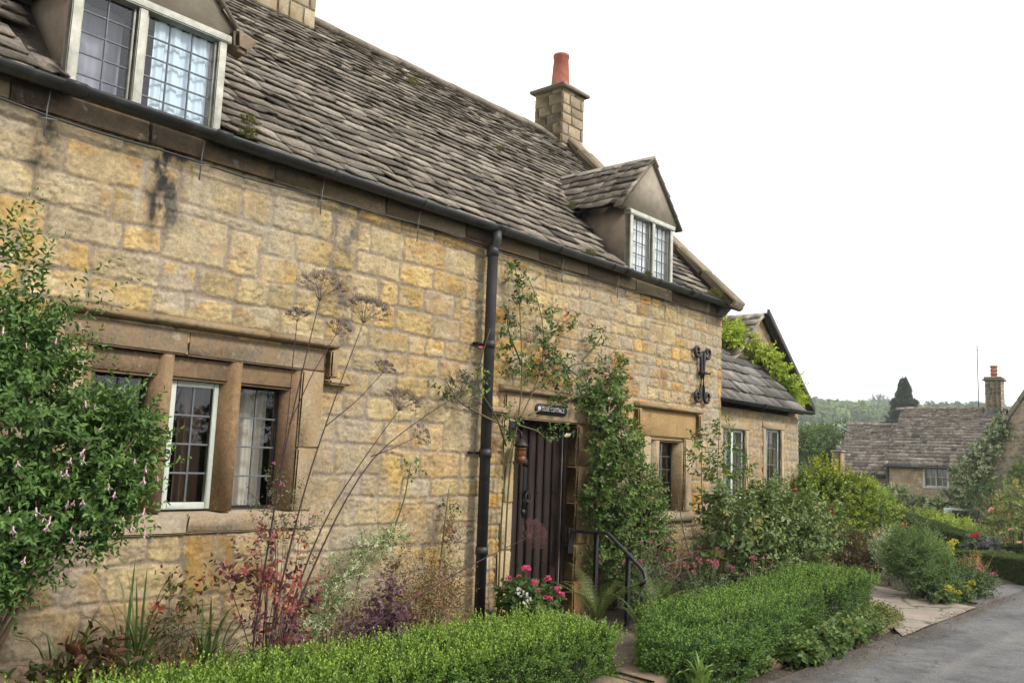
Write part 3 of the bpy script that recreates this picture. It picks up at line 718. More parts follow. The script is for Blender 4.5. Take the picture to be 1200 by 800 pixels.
mb = MB(); mb.box((7.415, .10, .0), (7.478, .22, 1.96), .006, (.045, .034, .03)); mb.box((7.40, .12, .02), (7.413, .15, 1.93), .003, (.42, .38, .34)); mb.box((6.472, .10, .0), (6.497, .22, 1.96), .006, (.045, .034, .03)); mb.box((6.5, .10, 1.948), (7.41, .22, 1.967), .004, (.04, .03, .028))
mb.build('door_frame', M['oak'], door)
mb = MB(); mb.lathe([(0, 0), (.009, 0), (.007, .006), (0, .009)], (xs[1], .118, 1.25), 8); st0 = mb.build('stud', M['iron'], door)
for z in (1.25, .55):
    for k in range(1, 7):
        if (z, k) != (1.25, 1): clone(st0, door, (xs[k]-xs[1], 0, z-1.25))
mb = MB()
mb.box((6.82, .142, 1.10), (6.875, .152, 1.50), .003); mb.prism([(6.80, .14, 1.08), (6.895, .14, 1.08), (6.8475, .14, 1.0)], (0, .012, 0)); mb.prism([(6.80, .14, 1.52), (6.895, .14, 1.52), (6.8475, .14, 1.60)], (0, .012, 0))
an = np.linspace(0, 2*math.pi, 20); mb.tube([(6.8475+.042*math.cos(a), .10+.01*math.sin(a), 1.2+.055*math.sin(a)) for a in an], .008, 6, None, False); mb.lathe([(.0, 1.15), (.014, 1.15), (.014, 1.18), (0, 1.18)], (6.8475, .11, 0), 10); mb.box((6.835, .1, 1.23), (6.86, .15, 1.27), .003)
mb.build('handle', M['iron'], door)
mb = MB(); rngs = np.random.default_rng(2)
mb.box((6.40, -.42, -.06), (7.55, .22, .025), .015, (.33, .28, .21)); mb.build('doorstep', M['dressed'], cot)
# window two, half hidden by the climber
win = MB(); rngw = np.random.default_rng(15)
jb((9.70, -.024, 1.02), (9.88, .24, 1.90), (.43, .34, .21)); jb((8.74, -.022, 1.02), (8.92, .24, 1.90), (.40, .31, .19)); jb((8.62, -.026, 1.905), (9.98, .24, 2.215), (.40, .265, .115)); jb((8.92, .0, 1.85), (9.70, .2, 1.915), (.36, .26, .15), .02)
win.prism([(9.66, .0, 1.03), (9.71, .0, 1.03), (9.71, .2, 1.03), (9.62, .2, 1.03), (9.62, .1, 1.03)], (0, 0, .83), (.38, .28, .16)); win.prism([(9.05, -.01, 1.03), (9.12, -.01, 1.03), (9.15, .1, 1.03), (9.15, .2, 1.03), (9.02, .2, 1.03), (9.02, .1, 1.03)], (0, 0, .83), (.42, .34, .22))
window2 = win.build('window', M['dressed'], cot)
mb = MB(); mb.prism([(8.7, -.05, .91), (8.7, -.05, .98), (8.7, .0, 1.02), (8.7, .24, 1.03), (8.7, .24, .91)], (1.22, 0, 0), (.40, .33, .23)); mb.build('sill', M['dressed'], window2)
mb = MB(); hood(mb, 8.56, 10.04, 2.218, .2, rngw, ((.36, .26, .13),)); mb.build('hood_mould', M['dressed'], window2)
for a, b in ((8.93, 9.02), (9.15, 9.62)):
    fr, g = casement(window2, a, b, 1.03, 1.85, .12, 2, 4, M['iron'], .014, name='iron_frame'); glaze(window2, g, 2, 5, .005)
# wrought iron wall tie: two back-to-back scrolls with a pin
mb = MB()
for sg in (-1, 1):
    c = 10.05; pts = []
    for a in np.linspace(-2.2*math.pi, 0, 26):
        r = .035+.045*(a+2.2*math.pi)/(2.2*math.pi); pts.append((c+sg*(.055+.08)-sg*r*math.cos(a)*1.0, -.055, 3.03-r*math.sin(a)*-1.0))
    mid = [(c+sg*.040, -.055, 2.92), (c+sg*.022, -.055, 2.75), (c+sg*.035, -.055, 2.56)]
    pts2 = []
    for a in np.linspace(0, 2.2*math.pi, 26):
        r = .08-.045*a/(2.2*math.pi); pts2.append((c+sg*(.045+.08)-sg*r*math.cos(a), -.055, 2.46-r*math.sin(a)))
    mb.tube(pts+mid+pts2, .021, 8)
mb.tube([(9.98, -.07, 2.765), (10.22, -.07, 2.765)], .017, 8); mb.tube([(10.05, 0, 2.765), (10.05, -.1, 2.765)], .02, 8)
mb.build('wall_tie', M['iron'], cot)
# dormers
def dormer(xc, seed, left_cols, right_cols, mull, kneeler, hw):
    rg = np.random.default_rng(seed); zt = 4.52
    mb = MB(); rc = (.26, .205, .15)
    for sg in (-1, 1):
        a = xc+sg*hw; b = xc+sg*(hw-.07)
        mb.prism([(a, .02, 3.70), (a, .84, 4.62), (a, .02, 4.62)], (b-a, 0, 0), rc)
    mb.prism([(xc-.60, .0, 4.535), (xc+.60, .0, 4.535), (xc+.60, .0, 4.575), (xc, .0, 5.215), (xc-.60, .0, 4.575)], (0, .10, 0), (.36, .31, .245))
    d = mb.build('dormer', M['render'], cot)
    # roof slopes and verge
    mb = MB(); pit = math.atan2(.69, .62); cp, sp = math.cos(pit), math.sin(pit); L = .69/sp+.02
    for sg in (-1, 1):
        o = (xc+sg*.66, .0 if sg < 0 else 0, 4.525)
        if sg < 0: slates(mb, (xc-.66, 1.75, 4.535), (0, -1, 0), (cp, 0, sp), 1.78, L+.02, lambda s: .15, lambda s: .24, rg, .026, lambda cx, s, a, b: 1.75-cx < 1.05+s*sp)
        else: slates(mb, (xc+.66, -.03, 4.535), (0, 1, 0), (-cp, 0, sp), 1.78, L+.02, lambda s: .15, lambda s: .24, rg, .026, lambda cx, s, a, b: cx < 1.05+s*sp)
        a = np.array([xc+sg*.68, 4.50]); b = np.array([xc, 5.225]); nn = np.array([sg*sp, cp])*.03
        mb.prism([(a[0], -.035, a[1]), (b[0], -.035, b[1]), (b[0], -.035, b[1]+.045), (a[0]+nn[0], -.035, a[1]+nn[1])], (0, .1, 0), (.21, .17, .13))
        mb.add([(xc+sg*.62, .0, 4.54), (xc+sg*.62, .95, 4.54), (xc, 1.6, 5.23), (xc, .0, 5.23)], np.array([[0, 1, 2, 3]]), (.06, .05, .04))
    y = -.04
    while y < 1.5:
        w = rg.uniform(.3, .45); mb.prism([(xc-.11, y, 5.185), (xc, y, 5.30), (xc+.11, y, 5.185), (xc+.08, y, 5.165), (xc, y, 5.24), (xc-.08, y, 5.165)], (0, w-.01, 0), np.array((.27, .24, .195))*rg.uniform(.8, 1.15)); y += w
    dr = mb.build('roof', M['slate'], d)
    if kneeler:
        for q in (.56, -.74):
            mb = MB(); mb.box((xc+q, -.08, 4.44), (xc+q+.18, .12, 4.58), .03, (.2, .16, .12), None, (0, 0, 0), .012, rg); mb.build('kneeler_stone', M['dressed'], d)
    # timber frame
    mb = MB(); y0, y1 = -.03, .055; xm = xc+mull
    mb.box((xc-hw-.005, y0, 3.748), (xc-hw+.058, y1, 4.50), .006); mb.box((xc+hw-.058, y0, 3.748), (xc+hw+.005, y1, 4.50), .006)
    mb.box((xc-hw-.03, y0-.015, 4.462), (xc+hw+.03, y1, 4.522), .008); mb.box((xc-hw-.005, y0-.005, 3.718), (xc+hw+.005, y1, 3.748), .005); mb.box((xm-.03, y0-.003, 3.75), (xm+.03, y1, 4.46), .006)
    for a, b in ((xc-hw+.058, xm-.036), (xm+.036, xc+hw-.058)):
        for q in ((a, a+.016), (b-.016, b)): mb.box((q[0], .0, 3.75), (q[1], .04, 4.455), .003)
    mb.build('window_frame', M['cream'], d)
    glaze(d, (xc-hw+.074, xm-.05, 3.75, 4.45, .02), left_cols, 5, .0055)
    glaze(d, (xm+.05, xc+hw-.074, 3.75, 4.45, .02), right_cols, 5, .0055)
    return d
dormer(DX[0], 21, 2, 3, -.085, True, .53)
dormer(DX[1], 22, 3, 3, .03, False, .475)
# chimney at the gable and the stack on the ridge
def flat_stones(mb, a, b, seed, course=(.1, .16), cols=DR):
    """a stack of dressed blocks round a core"""
    rg = np.random.default_rng(seed); a = np.array(a, float); b = np.array(b, float); z = a[2]
    mb.box(a+np.array([.012, .012, 0]), b-np.array([.012, .012, 0]), .002, (.30, .26, .2))
    while z < b[2]-.01:
        h = min(rg.uniform(*course), b[2]-z)
        for ax in (0, 1):
            o = 1-ax; 
            for side in (a[o], b[o]):
                u = a[ax]
                while u < b[ax]-.01:
                    w = min(rg.uniform(.14, .32), b[ax]-u); w = b[ax]-u if b[ax]-u-w < .07 else w
                    p = np.zeros(3); q = np.zeros(3); p[ax] = u+.004; q[ax] = u+w-.004; p[2] = z+.004; q[2] = z+h-.004
                    s_ = 1 if side == b[o] else -1; p[o] = side-s_*.06; q[o] = side+s_*rg.uniform(0, .008)
                    mb.box(p, q, .01, np.array(cols[rg.integers(len(cols))])*rg.uniform(.75, 1.1)); u += w
        z += h
STK = [(.40, .33, .22), (.36, .30, .21), (.43, .35, .23), (.30, .25, .18)]
mb = MB(); flat_stones(mb, (10.22, 2.52, 6.0), (10.78, 3.08, 7.33), 3, (.12, .19), STK); ch = mb.build('chimney', M['dressed'], cot)
mb = MB(); mb.box((10.15, 2.45, 7.33), (10.85, 3.15, 7.385), .012, (.28, .25, .2)); mb.box((10.28, 2.58, 7.386), (10.72, 3.02, 7.44), .03, (.30, .26, .2)); mb.build('cap', M['dressed'], ch)
mb = MB(); mb.lathe([(.0, 7.44), (.16, 7.44), (.168, 7.48), (.15, 7.5), (.118, 7.96), (.13, 7.975), (.13, 8.02), (.105, 8.03), (.095, 7.7)], (10.5, 2.8, 0), 28); mb.build('chimney_pot', M['terracotta'], ch, True)
mb = MB(); flat_stones(mb, (4.75, 2.45, 6.1), (5.55, 3.15, 7.6), 4, (.15, .22), STK); mb.box((4.70, 2.40, 6.72), (5.62, 3.2, 6.80), .02, (.34, .28, .2)); mb.build('chimney', M['dressed'], cot)

# ------------------------------------------------------------------ lower wing beside it
ext = thing('cottage_wing', 'low stone wing with wide slates and two narrow pale-framed windows beside the cottage corner', 'cottage wing', (12, .3, 0))
zoneE = dict(x0=10.0, x1=14.2, z0=-.3, z1=4, h=lambda z: (.10, .17), asp=(1.1, 2.8), pal=lambda z: PAL_P, mcol=(.36, .29, .2), mw=.008, big=.05, r=.025)
stE = [(lambda U, Z, s: .5*sm((Z-2.28-.08*fbm(U*3, Z, s, 3))/.15), (.16, .13, .085)), (lambda U, Z, s: .7*sm((.5-Z)/.5), (.2, .15, .1)), (lambda U, Z, s: .55*sm((U-13.5)/.15)*(.7+.6*fbm(U*7, Z*7, s, 3)), (.33, .30, .26))]
HE1 = (11.28, 11.97, 1.12, 2.12); HE2 = (12.64, 13.19, 1.10, 2.18)
wall_mesh('wall', M['stone'], ext, (0, .3, 0), (1, 0, 0), (0, -1, 0), 3.18, 2.62, .02, [zoneE], 77, [HE1, HE2], stE, None, 10.66, -.2)
mb = MB(); mb.box((10.66, 3.6, -.2), (13.8, 3.9, 2.5), .01, (.38, .3, .18)); mb.box((13.55, .33, -.2), (13.835, 3.6, 2.5), .01, (.38, .3, .18)); mb.prism([(13.55, .33, 2.5), (13.55, 3.9, 2.5), (13.55, 2.1, 4.28)], (.28, 0, 0), (.36, .28, .17)); mb.build('outer_wall', M['stone'], ext)
mb = MB(); mb.box((10.66, 1.6, -.1), (13.55, 1.66, 2.5), .004); mb.box((10.66, .5, -.1), (13.55, 1.6, -.05), .004); mb.box((10.66, .45, 2.44), (13.55, 1.6, 2.48), .004); mb.build('room_lining', M['dark'], ext)
mb = MB(); rg = np.random.default_rng(31)
slates(mb, (10.68, .14, 2.46), (1, 0, 0), sd, 3.22, 2.75, lambda s: .26-.03*s, lambda s: .40-.05*s, rg, .036, None, [(.20, .185, .165), (.17, .155, .14), (.26, .245, .22), (.15, .14, .125)])
slates(mb, (13.9, 4.1, 2.46), (-1, 0, 0), np.array([0, -.7071, .7071]), 3.22, 2.75, lambda s: .3, lambda s: .45, rg)
mb.add([(10.68, .2, 2.46), (13.88, .2, 2.46), (13.88, 2.1, 4.36), (10.68, 2.1, 4.36), (13.88, 4.05, 2.46), (10.68, 4.05, 2.46)], np.array([[0, 1, 2, 3], [3, 2, 4, 5]]), (.05, .04, .03))
mb.build('roof', M['slate'], ext)
gutter(ext, 10.67, 13.95, .12, 2.52, .055, (12.2,))
mb = MB()
for (a, b, c, d) in (HE1, HE2):
    mb.box((a-.12, .278, d), (b+.12, .5, d+.11), .01, (.42, .34, .22)); mb.box((a-.1, .24, c-.1), (b+.1, .5, c), .012, (.40, .33, .23)); mb.box((b, .280, c+.002), (b+.10, .5, d-.002), .01, (.44, .37, .25)); mb.box((a-.10, .280, c+.002), (a, .5, d-.002), .01, (.42, .34, .22))
sur = mb.build('window_surround', M['dressed'], ext)
for (a, b, c, d), n in ((HE1, 2), (HE2, 1)):
    mb = MB(); f = .04
    xs = np.linspace(a, b, n+1)
    mb.box((a, .33, c), (a+f, .40, d), .004); mb.box((b-f, .33, c), (b, .40, d), .004); mb.box((a+f, .331, c), (b-f, .399, c+f), .004); mb.box((a+f, .331, d-f), (b-f, .399, d), .004)
    for k in range(1, n): mb.box((xs[k]-.03, .328, c+f), (xs[k]+.03, .402, d-f), .004)
    w = mb.build('window', M['sage'], ext)
    for k in range(n): glaze(w, (xs[k]+.03, xs[k+1]-.03, c+f, d-f, .36), 2, 4, .006)

# gabled house rising behind the wing
gh = thing('gabled_house', 'stone house with dark bargeboard on its steep gable, just behind the low wing', 'house', (14, 1, 0))
zoneG = dict(x0=12, x1=16.2, z0=-1, z1=5, h=lambda z: (.12, .2), asp=(1.1, 2.6), pal=lambda z: PAL_P, mcol=(.36, .29, .2), mw=.009, big=.05, r=.025)
wall_mesh('wall', M['stone'], gh, (0, 1.02, 0), (1, 0, 0), (0, -1, 0), 3.1, 4.9, .03, [zoneG], 87, [], [], lambda u, z: z < 4.12-np.abs(u-14.0)*.8, 12.45, -.8)
mb = MB(); mb.box((12.45, 1.03, -.8), (12.75, 6, 2.8), .01, (.38, .3, .18)); mb.box((15.25, 1.03, -.8), (15.55, 6, 2.8), .01, (.38, .3, .18)); mb.box((12.45, 5.8, -.8), (15.55, 6, 2.8), .01, (.38, .3, .18)); mb.build('outer_wall', M['stone'], gh)
mb = MB(); pg = math.atan2(1.49, 1.88); cg, sg_ = math.cos(pg), math.sin(pg); rg = np.random.default_rng(41)
slates(mb, (12.08, 6.1, 2.70), (0, -1, 0), (cg, 0, sg_), 5.2, 2.42, lambda s: .2, lambda s: .3, rg, .03); slates(mb, (15.92, .9, 2.70), (0, 1, 0), (-cg, 0, sg_), 5.2, 2.42, lambda s: .2, lambda s: .3, rg, .03)
mb.add([(12.1, .95, 2.68), (12.1, 6, 2.68), (14, 6, 4.19), (14, .95, 4.19), (15.9, .95, 2.68), (15.9, 6, 2.68)], np.array([[0, 1, 2, 3], [3, 2, 5, 4]]), (.05, .04, .03))
mb.build('roof', M['slate'], gh)
mb = MB()
for s_ in (1,):
    mb.prism([(14+s_*1.95, .86, 2.60), (14, .86, 4.13), (14, .86, 4.27), (14+s_*1.95, .86, 2.74)], (0, .045, 0)); mb.prism([(14+s_*1.95, .905, 2.61), (14, .905, 4.14), (14, .905, 4.17), (14+s_*1.95, .905, 2.64)], (0, .12, 0))
mb.build('bargeboard', plain('dark_brown_paint', (.028, .024, .022), .55, 0, .2, 15, 0), gh)

# ------------------------------------------------------------------ foliage tools
def unit(v): return v/(np.linalg.norm(v, axis=-1, keepdims=True)+1e-9)
def leaves(P, D, Nn, L, W, col, six=False, fold=.25, droop=.15):
    """leaf blades folded along the midrib; returns V, F, C"""
    P = np.asarray(P, float); D = unit(np.asarray(D, float)); n = len(P)
    B = unit(np.cross(D, Nn)); N2 = np.cross(B, D)
    L = np.broadcast_to(L, (n,))[:, None]; W = np.broadcast_to(W, (n,))[:, None]
    tip = P+D*L-N2*L*droop
    if not six:
        m = P+D*L*.45; l = m+B*W*.5+N2*W*fold; r = m-B*W*.5+N2*W*fold
        V = np.stack([P, r, tip, l], 1); b = np.arange(n)[:, None]*4
        F = np.concatenate([b+np.array([0, 1, 2]), b+np.array([0, 2, 3])]); k = 4
    else:
        m1 = P+D*L*.28; m2 = P+D*L*.68-N2*L*droop*.4
        V = np.stack([P, m1-B*W*.46+N2*W*fold, m2-B*W*.40+N2*W*fold, tip, m2+B*W*.40+N2*W*fold, m1+B*W*.46+N2*W*fold], 1)
        b = np.arange(n)[:, None]*6; F = np.concatenate([b+np.array([0, 1, 2, 3]), b+np.array([0, 3, 4, 5])]); k = 6
    return V.reshape(-1, 3), F, np.repeat(col, k, 0)
def pick(cols, n, rng, var=.18):
    c = np.array([q[0] for q in cols], float); w = np.array([q[1] for q in cols], float); w /= w.sum()
    return c[rng.choice(len(c), n, p=w)]*rng.uniform(1-var, 1+var, (n, 1))
def sprigs(P, D, rng, length, n, L, W, cols, ang=55, tipcol=None, six=False, fold=.25, droop=.15, jit=.35, pervar=.2):
    P = np.asarray(P, float); D = unit(np.asarray(D, float)); m = len(P)
    ref = unit(rng.normal(size=(m, 3))); A = unit(np.cross(D, ref)); B = np.cross(D, A)
    length = np.broadcast_to(length, (m,))
    base = pick(cols, m, rng, pervar)
    Ps, Ds, Ns, Ls, Cs = [], [], [], [], []
    for k in range(n):
        t = (k+.6)/n; phi = (k//2)*math.pi/2+(k % 2)*math.pi+rng.normal(0, jit, m)
        R = A*np.cos(phi)[:, None]+B*np.sin(phi)[:, None]
        a = rad(ang)*(1.15-.55*t)*rng.uniform(.75, 1.2, m)
        d = D*np.cos(a)[:, None]+R*np.sin(a)[:, None]+np.array([0, 0, .08])
        Ps.append(P+D*(length*t)[:, None]); Ds.append(d)
        Ns.append(D*np.sin(a)[:, None]-R*np.cos(a)[:, None]*.6+np.array([0, 0, .35])+rng.normal(0, .22, (m, 3)))
        Ls.append(L*(1.1-.45*t)*rng.uniform(.75, 1.2, m))
        c = base*rng.uniform(.85, 1.15, (m, 1))
        if tipcol is not None: c = lerp(c, np.array(tipcol), np.full(m, sm(np.array((t-.45)/.55))*.85)*rng.uniform(.4, 1, m))
        Cs.append(c)
    P2 = np.concatenate(Ps); Ls = np.concatenate(Ls)
    return leaves(P2, np.concatenate(Ds), np.concatenate(Ns), Ls, Ls*W/L, np.concatenate(Cs), six, fold, droop)
def lobes_pts(lobes, n, rng, shell=.7, up=.0, reject=True):
    lb = np.array(lobes, float); c, r = lb[:, :3], lb[:, 3:6]
    w = (r.prod(1))**(2/3); w /= w.sum()
    out_p, out_d = [], []; have = 0
    while have < n:
        k = rng.choice(len(lb), n*2, p=w); d = unit(rng.normal(size=(n*2, 3))); q = rng.uniform(shell, 1.05, n*2)
        p = c[k]+d*r[k]*q[:, None]; ok = np.ones(n*2, bool)
        if reject:
            for j in range(len(lb)):
                e = (((p-c[j])/r[j])**2).sum(1); ok &= ~((e < (shell*.9)**2) & (k != j))
        nd = unit(d/r[k]); out_p.append(p[ok]); out_d.append(nd[ok]); have += ok.sum()
    P = np.concatenate(out_p)[:n]; D = np.concatenate(out_d)[:n]
    D = unit(D+np.array([0, 0, up])+rng.normal(0, .35, (n, 3)))
    return P, D
def twigs(mb, base, tips, r0, rng, col, bend=.15, n=6):
    for t in tips:
        b = np.array(base)+rng.normal(0, .03, 3)*np.array([1, 1, 0]); t = np.array(t); m = b*.45+t*.55+rng.normal(0, bend, 3)*np.linalg.norm(t-b)*.5; m[2] += .1*np.linalg.norm(t-b)
        q = np.linspace(0, 1, 7)[:, None]; P = (1-q)**2*b+2*q*(1-q)*m+q**2*t
        mb.tube(P, np.linspace(r0, r0*.3, 7), n, np.array(col)*rng.uniform(.8, 1.2))
def shrub(name, label, cat, base, lobes, nspr, rng, length=.12, n=8, L=.04, W=.02, cols=(((.06, .11, .03), 1),), tipcol=None, ang=55, six=False, shell=.6, up=.3, stems=10, stemcol=(.12, .08, .05), r0=.012, mat='leaf', group=None, droop=.15, fold=.25, stempart='stem', foliage='foliage', zmin=None):
    t = thing(name, label, cat, base, group)
    P, D = lobes_pts(lobes, nspr, rng, shell, up)
    if zmin is not None: P[:, 2] = np.maximum(P[:, 2], zmin+rng.uniform(0, .06, len(P)))
    V, F, Cc = sprigs(P-D*length*.4, D, rng, length*rng.uniform(.7, 1.3, len(P)), n, L, W, cols, ang, tipcol, six, fold, droop)
    mk(foliage, V, F, M[mat], t, Cc)
    if stems:
        mb = MB(); k = rng.choice(len(P), stems); twigs(mb, base, P[k], r0, rng, stemcol); mb.build(stempart, M['stem'], t, True)
    return t
def strap(mb_, base, n, rng, L, W, spread, cols, lean=.8):
    """arching strap leaves"""
    Vs = []; 
    for k in range(n):
        a = rng.uniform(0, 6.28); l = L*rng.uniform(.6, 1.15); out = spread*rng.uniform(.25, 1); w = W*rng.uniform(.7, 1.2)
        q = np.linspace(0, 1, 7); h = l*(q-.33*out*lean*q**3*1.6); rr = l*out*.55*q**1.7
        cx = np.array(base)[None]+np.stack([math.cos(a)*rr, math.sin(a)*rr, h], 1)+rng.normal(0, .03, 3)*np.array([1, 1, 0])
        bx = np.array([-math.sin(a), math.cos(a), 0]); ww = w*np.array([.7, 1, 1, .95, .8, .5, .04])/2
        V = np.concatenate([cx-bx*ww[:, None], cx+np.array([0, 0, -.15*w]), cx+bx*ww[:, None]]); i = np.arange(6)
        F = np.concatenate([np.stack([i, i+1, i+8, i+7], 1), np.stack([i+7, i+8, i+15, i+14], 1)])
        mb_.add(V, F, pick(cols, 1, rng)[0])
def frond(mb_, base, a, L, rng, col, rise=.75, w=.16, n=22):
    q = np.linspace(0, 1, n+1); P = np.stack([math.cos(a)*L*(.25*q+.65*q**2), math.sin(a)*L*(.25*q+.65*q**2), L*(rise*1.25*q-.55*rise*q**2.6)], 1)+np.array(base)
    mb_.tube(P, np.linspace(.004, .0012, n+1), 3, np.array(col)*.7)
    T = unit(np.gradient(P, axis=0)); side = unit(np.cross(T, np.array([0, 0, 1.])))
    pw = w*L*np.sin(np.clip(q*1.02+.04, 0, 1)*math.pi)**.6*(1-.55*q)
    Ps = []; Ds = []; Ls = []; Ns = []
    for s_ in (-1, 1):
        for k in range(2, n+1):
            d = unit(side[k]*s_+T[k]*.35+np.array([0, 0, -.12])); Nn = np.cross(side[k], T[k])
            m = 5
            for j in range(m):      # small pinnules along each pinna
                u_ = j/m
                for e in (-1, 1):
                    Ps.append(P[k]+d*pw[k]*u_); Ds.append(d*.5+T[k]*e+0); Ls.append(pw[k]*.28*(1-u_*.7)+.003); Ns.append(Nn)
    Ls = np.array(Ls); V, F, Cc = leaves(Ps, Ds, Ns, Ls, Ls*.55, np.array(col)[None]*rng.uniform(.8, 1.2, (len(Ps), 1)), False, .1, .05)
    mb_.add(V, F, Cc)
def petal_head(rng, n, r, pl, pw, cols, dome=.8, up=.6):
    """rounded cluster of small petals about the origin"""
    d = unit(rng.normal(size=(n, 3))); d[:, 2] = np.abs(d[:, 2])*dome-.15; d = unit(d)
    return leaves(d*r*.75, d+rng.normal(0, .5, (n, 3)), unit(rng.normal(size=(n, 3))+np.array([0, 0, up])), pl*rng.uniform(.7, 1.2, n), pw, pick(cols, n, rng, .15), False, .1, .1)
def rose_mesh(rng, r, cols, rings=4):
    Ps, Ds, Ns, Ls, Cs = [], [], [], [], []
    for k in range(rings):
        m = 5; a = np.arange(m)/m*6.283+k*.6; tilt = .15+.9*(1-k/(rings-1))*.9
        d = np.stack([np.cos(a)*math.cos(1.35-tilt), np.sin(a)*math.cos(1.35-tilt), np.full(m, math.sin(1.35-tilt))], 1)
        Ps.append(d*0+np.array([0, 0, -.1*r])); Ds.append(d); Ns.append(np.tile([0, 0, 1.], (m, 1))+d*-.4); Ls.append(np.full(m, r*(1.1-.16*k))); Cs.append(pick(cols, m, rng, .12))
    Ls = np.concatenate(Ls); return leaves(np.concatenate(Ps), np.concatenate(Ds), np.concatenate(Ns), Ls, Ls*.95, np.concatenate(Cs), True, .14, -.25)
def heads(parent, name, mesh, spots, rng, sc=(.8, 1.2), tilt=.4):
    """one flower mesh repeated as separate flower parts"""
    V, F, Cc = mesh; first = None
    for p in spots:
        loc = np.array(p)-WL[parent.name]; rot = (rng.normal(0, tilt), rng.normal(0, tilt), rng.uniform(0, 6.28)); s_ = rng.uniform(*sc)
        if first is None:
            first = mk(name, V+WL[parent.name], F, M['petal'], parent, Cc); first.location = loc; first.rotation_euler = rot; first.scale = (s_,)*3
        else: clone(first, parent, loc, rot, s_)

# ------------------------------------------------------------------ clipped box hedges
def hedge(name, label, segs, rng, dens, L, W, cols, tip, length, n, group, core=(.03, .035, .014), end=True):
    """segs: list of (x, y_front, y_back, z_bottom, z_top) sections along the hedge"""
    sg = np.array(segs, float); xs = sg[:, 0]; tot = xs[-1]-xs[0]
    t = thing(name, label, 'hedge', (xs[0]+tot/2, (sg[:, 1].mean()+sg[:, 2].mean())/2, sg[:, 3].min()), group)
    def at(x): return [np.interp(x, xs, sg[:, k]) for k in range(1, 5)]
    Ps, Ds = [], []
    depth = (sg[:, 2]-sg[:, 1]).mean(); hh = (sg[:, 4]-sg[:, 3]).mean()
    per = depth+2*hh; N = int(tot*per*dens)
    x = rng.uniform(xs[0], xs[-1], N); yf, yb, zb, zt = at(x)
    zt = zt+.035*fbm(x*2.2, yf*0, 61, 3); R = .07
    u = rng.uniform(0, 1, N)*per
    y = np.where(u < hh, yf, np.where(u < hh+depth, yf+(u-hh)/depth*(yb-yf), yb)); z = np.where(u < hh, zb+u/hh*(zt-zb), np.where(u < hh+depth, zt, zb+(per-u)/hh*(zt-zb)))
    # round the shoulders
    d = np.where((u < hh)[:, None], np.array([0, -1., .25]), np.where((u < hh+depth)[:, None], np.array([0, 0, 1.]), np.array([0, 1., .25])))
    ty = np.clip((np.abs(y-(yf+yb)/2)-(yb-yf)/2+R)/R, 0, 1); tz = np.clip((z-zt+R)/R, 0, 1)
    keep_ = None; cut = .35*R*ty*tz; yc = np.sign(y-(yf+yb)/2); y = y-yc*cut; z = z-cut; d = d+np.stack([0*y, yc*ty*tz*.8, tz*ty*.8], 1)
    lump = .055*fbm(x*3.5, z*4+y*4, 62, 3); y = y+np.where(u < hh, -lump, 0); z = z+np.where((u >= hh) & (u < hh+depth), lump*.8, 0)
    Ps.append(np.stack([x, y, z], 1)); Ds.append(d)
    if end:
        for xe, sgn in ((xs[0], -1), (xs[-1], 1)):
            m = int(depth*hh*dens); yf, yb, zb, zt = at(np.full(m, xe)); yy = yf+rng.uniform(.03, .97, m)*(yb-yf); zz = zb+rng.uniform(0, .97, m)*(zt-zb)
            e = np.abs(yy-(yf+yb)/2)/((yb-yf)/2); ez = (zz-zb)/(zt-zb)
            Ps.append(np.stack([xe+sgn*(.06-.09*e**4-.06*ez**6)+.02*fbm(yy*4, zz*4, 63, 2), yy, zz], 1)); Ds.append(np.tile([sgn*1., 0, .3], (m, 1)))
    P = np.concatenate(Ps); Dd = np.concatenate(Ds); ok = fbm(P[:, 0]*4, P[:, 2]*5+P[:, 1]*4, 64, 3)+rng.normal(0, .06, len(P)) < .30; P = P-unit(Dd)*.07*(~ok)[:, None]; D = unit(Dd+rng.normal(0, .38, (len(P), 3))+np.array([0, 0, .35]))
    P = P-D*rng.uniform(.2, 1.3, len(P))[:, None]*length
    V, F, Cc = sprigs(P, D, rng, length*rng.uniform(.7, 1.35, len(P)), n, L, W, cols, 58, tip, False, .3, .1)
    Cc = Cc*(1+.40*fbm(V[:, 0]*1.7, V[:, 2]*3+V[:, 1]*2, 65, 3))[:, None]
    body = mk('foliage', V, F, M['leafgloss'], t, Cc)
    mb = MB()
    for k in range(len(sg)-1):
        a, b = sg[k], sg[k+1]; i = .12
        mb.add([(a[0]+(i if k == 0 else 0), a[1]+i, a[3]), (a[0]+(i if k == 0 else 0), a[2]-i, a[3]), (a[0]+(i if k == 0 else 0), a[2]-i, a[4]-i), (a[0]+(i if k == 0 else 0), a[1]+i, a[4]-i),
                (b[0]-(i if k == len(sg)-2 else 0), b[1]+i, b[3]), (b[0]-(i if k == len(sg)-2 else 0), b[2]-i, b[3]), (b[0]-(i if k == len(sg)-2 else 0), b[2]-i, b[4]-i), (b[0]-(i if k == len(sg)-2 else 0), b[1]+i, b[4]-i)],
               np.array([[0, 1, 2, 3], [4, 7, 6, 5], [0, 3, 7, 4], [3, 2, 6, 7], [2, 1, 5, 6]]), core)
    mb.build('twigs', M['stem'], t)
    return t
BOX = [((.075, .14, .022), 4), ((.055, .11, .02), 3), ((.10, .17, .03), 2)]
rng = np.random.default_rng(101)
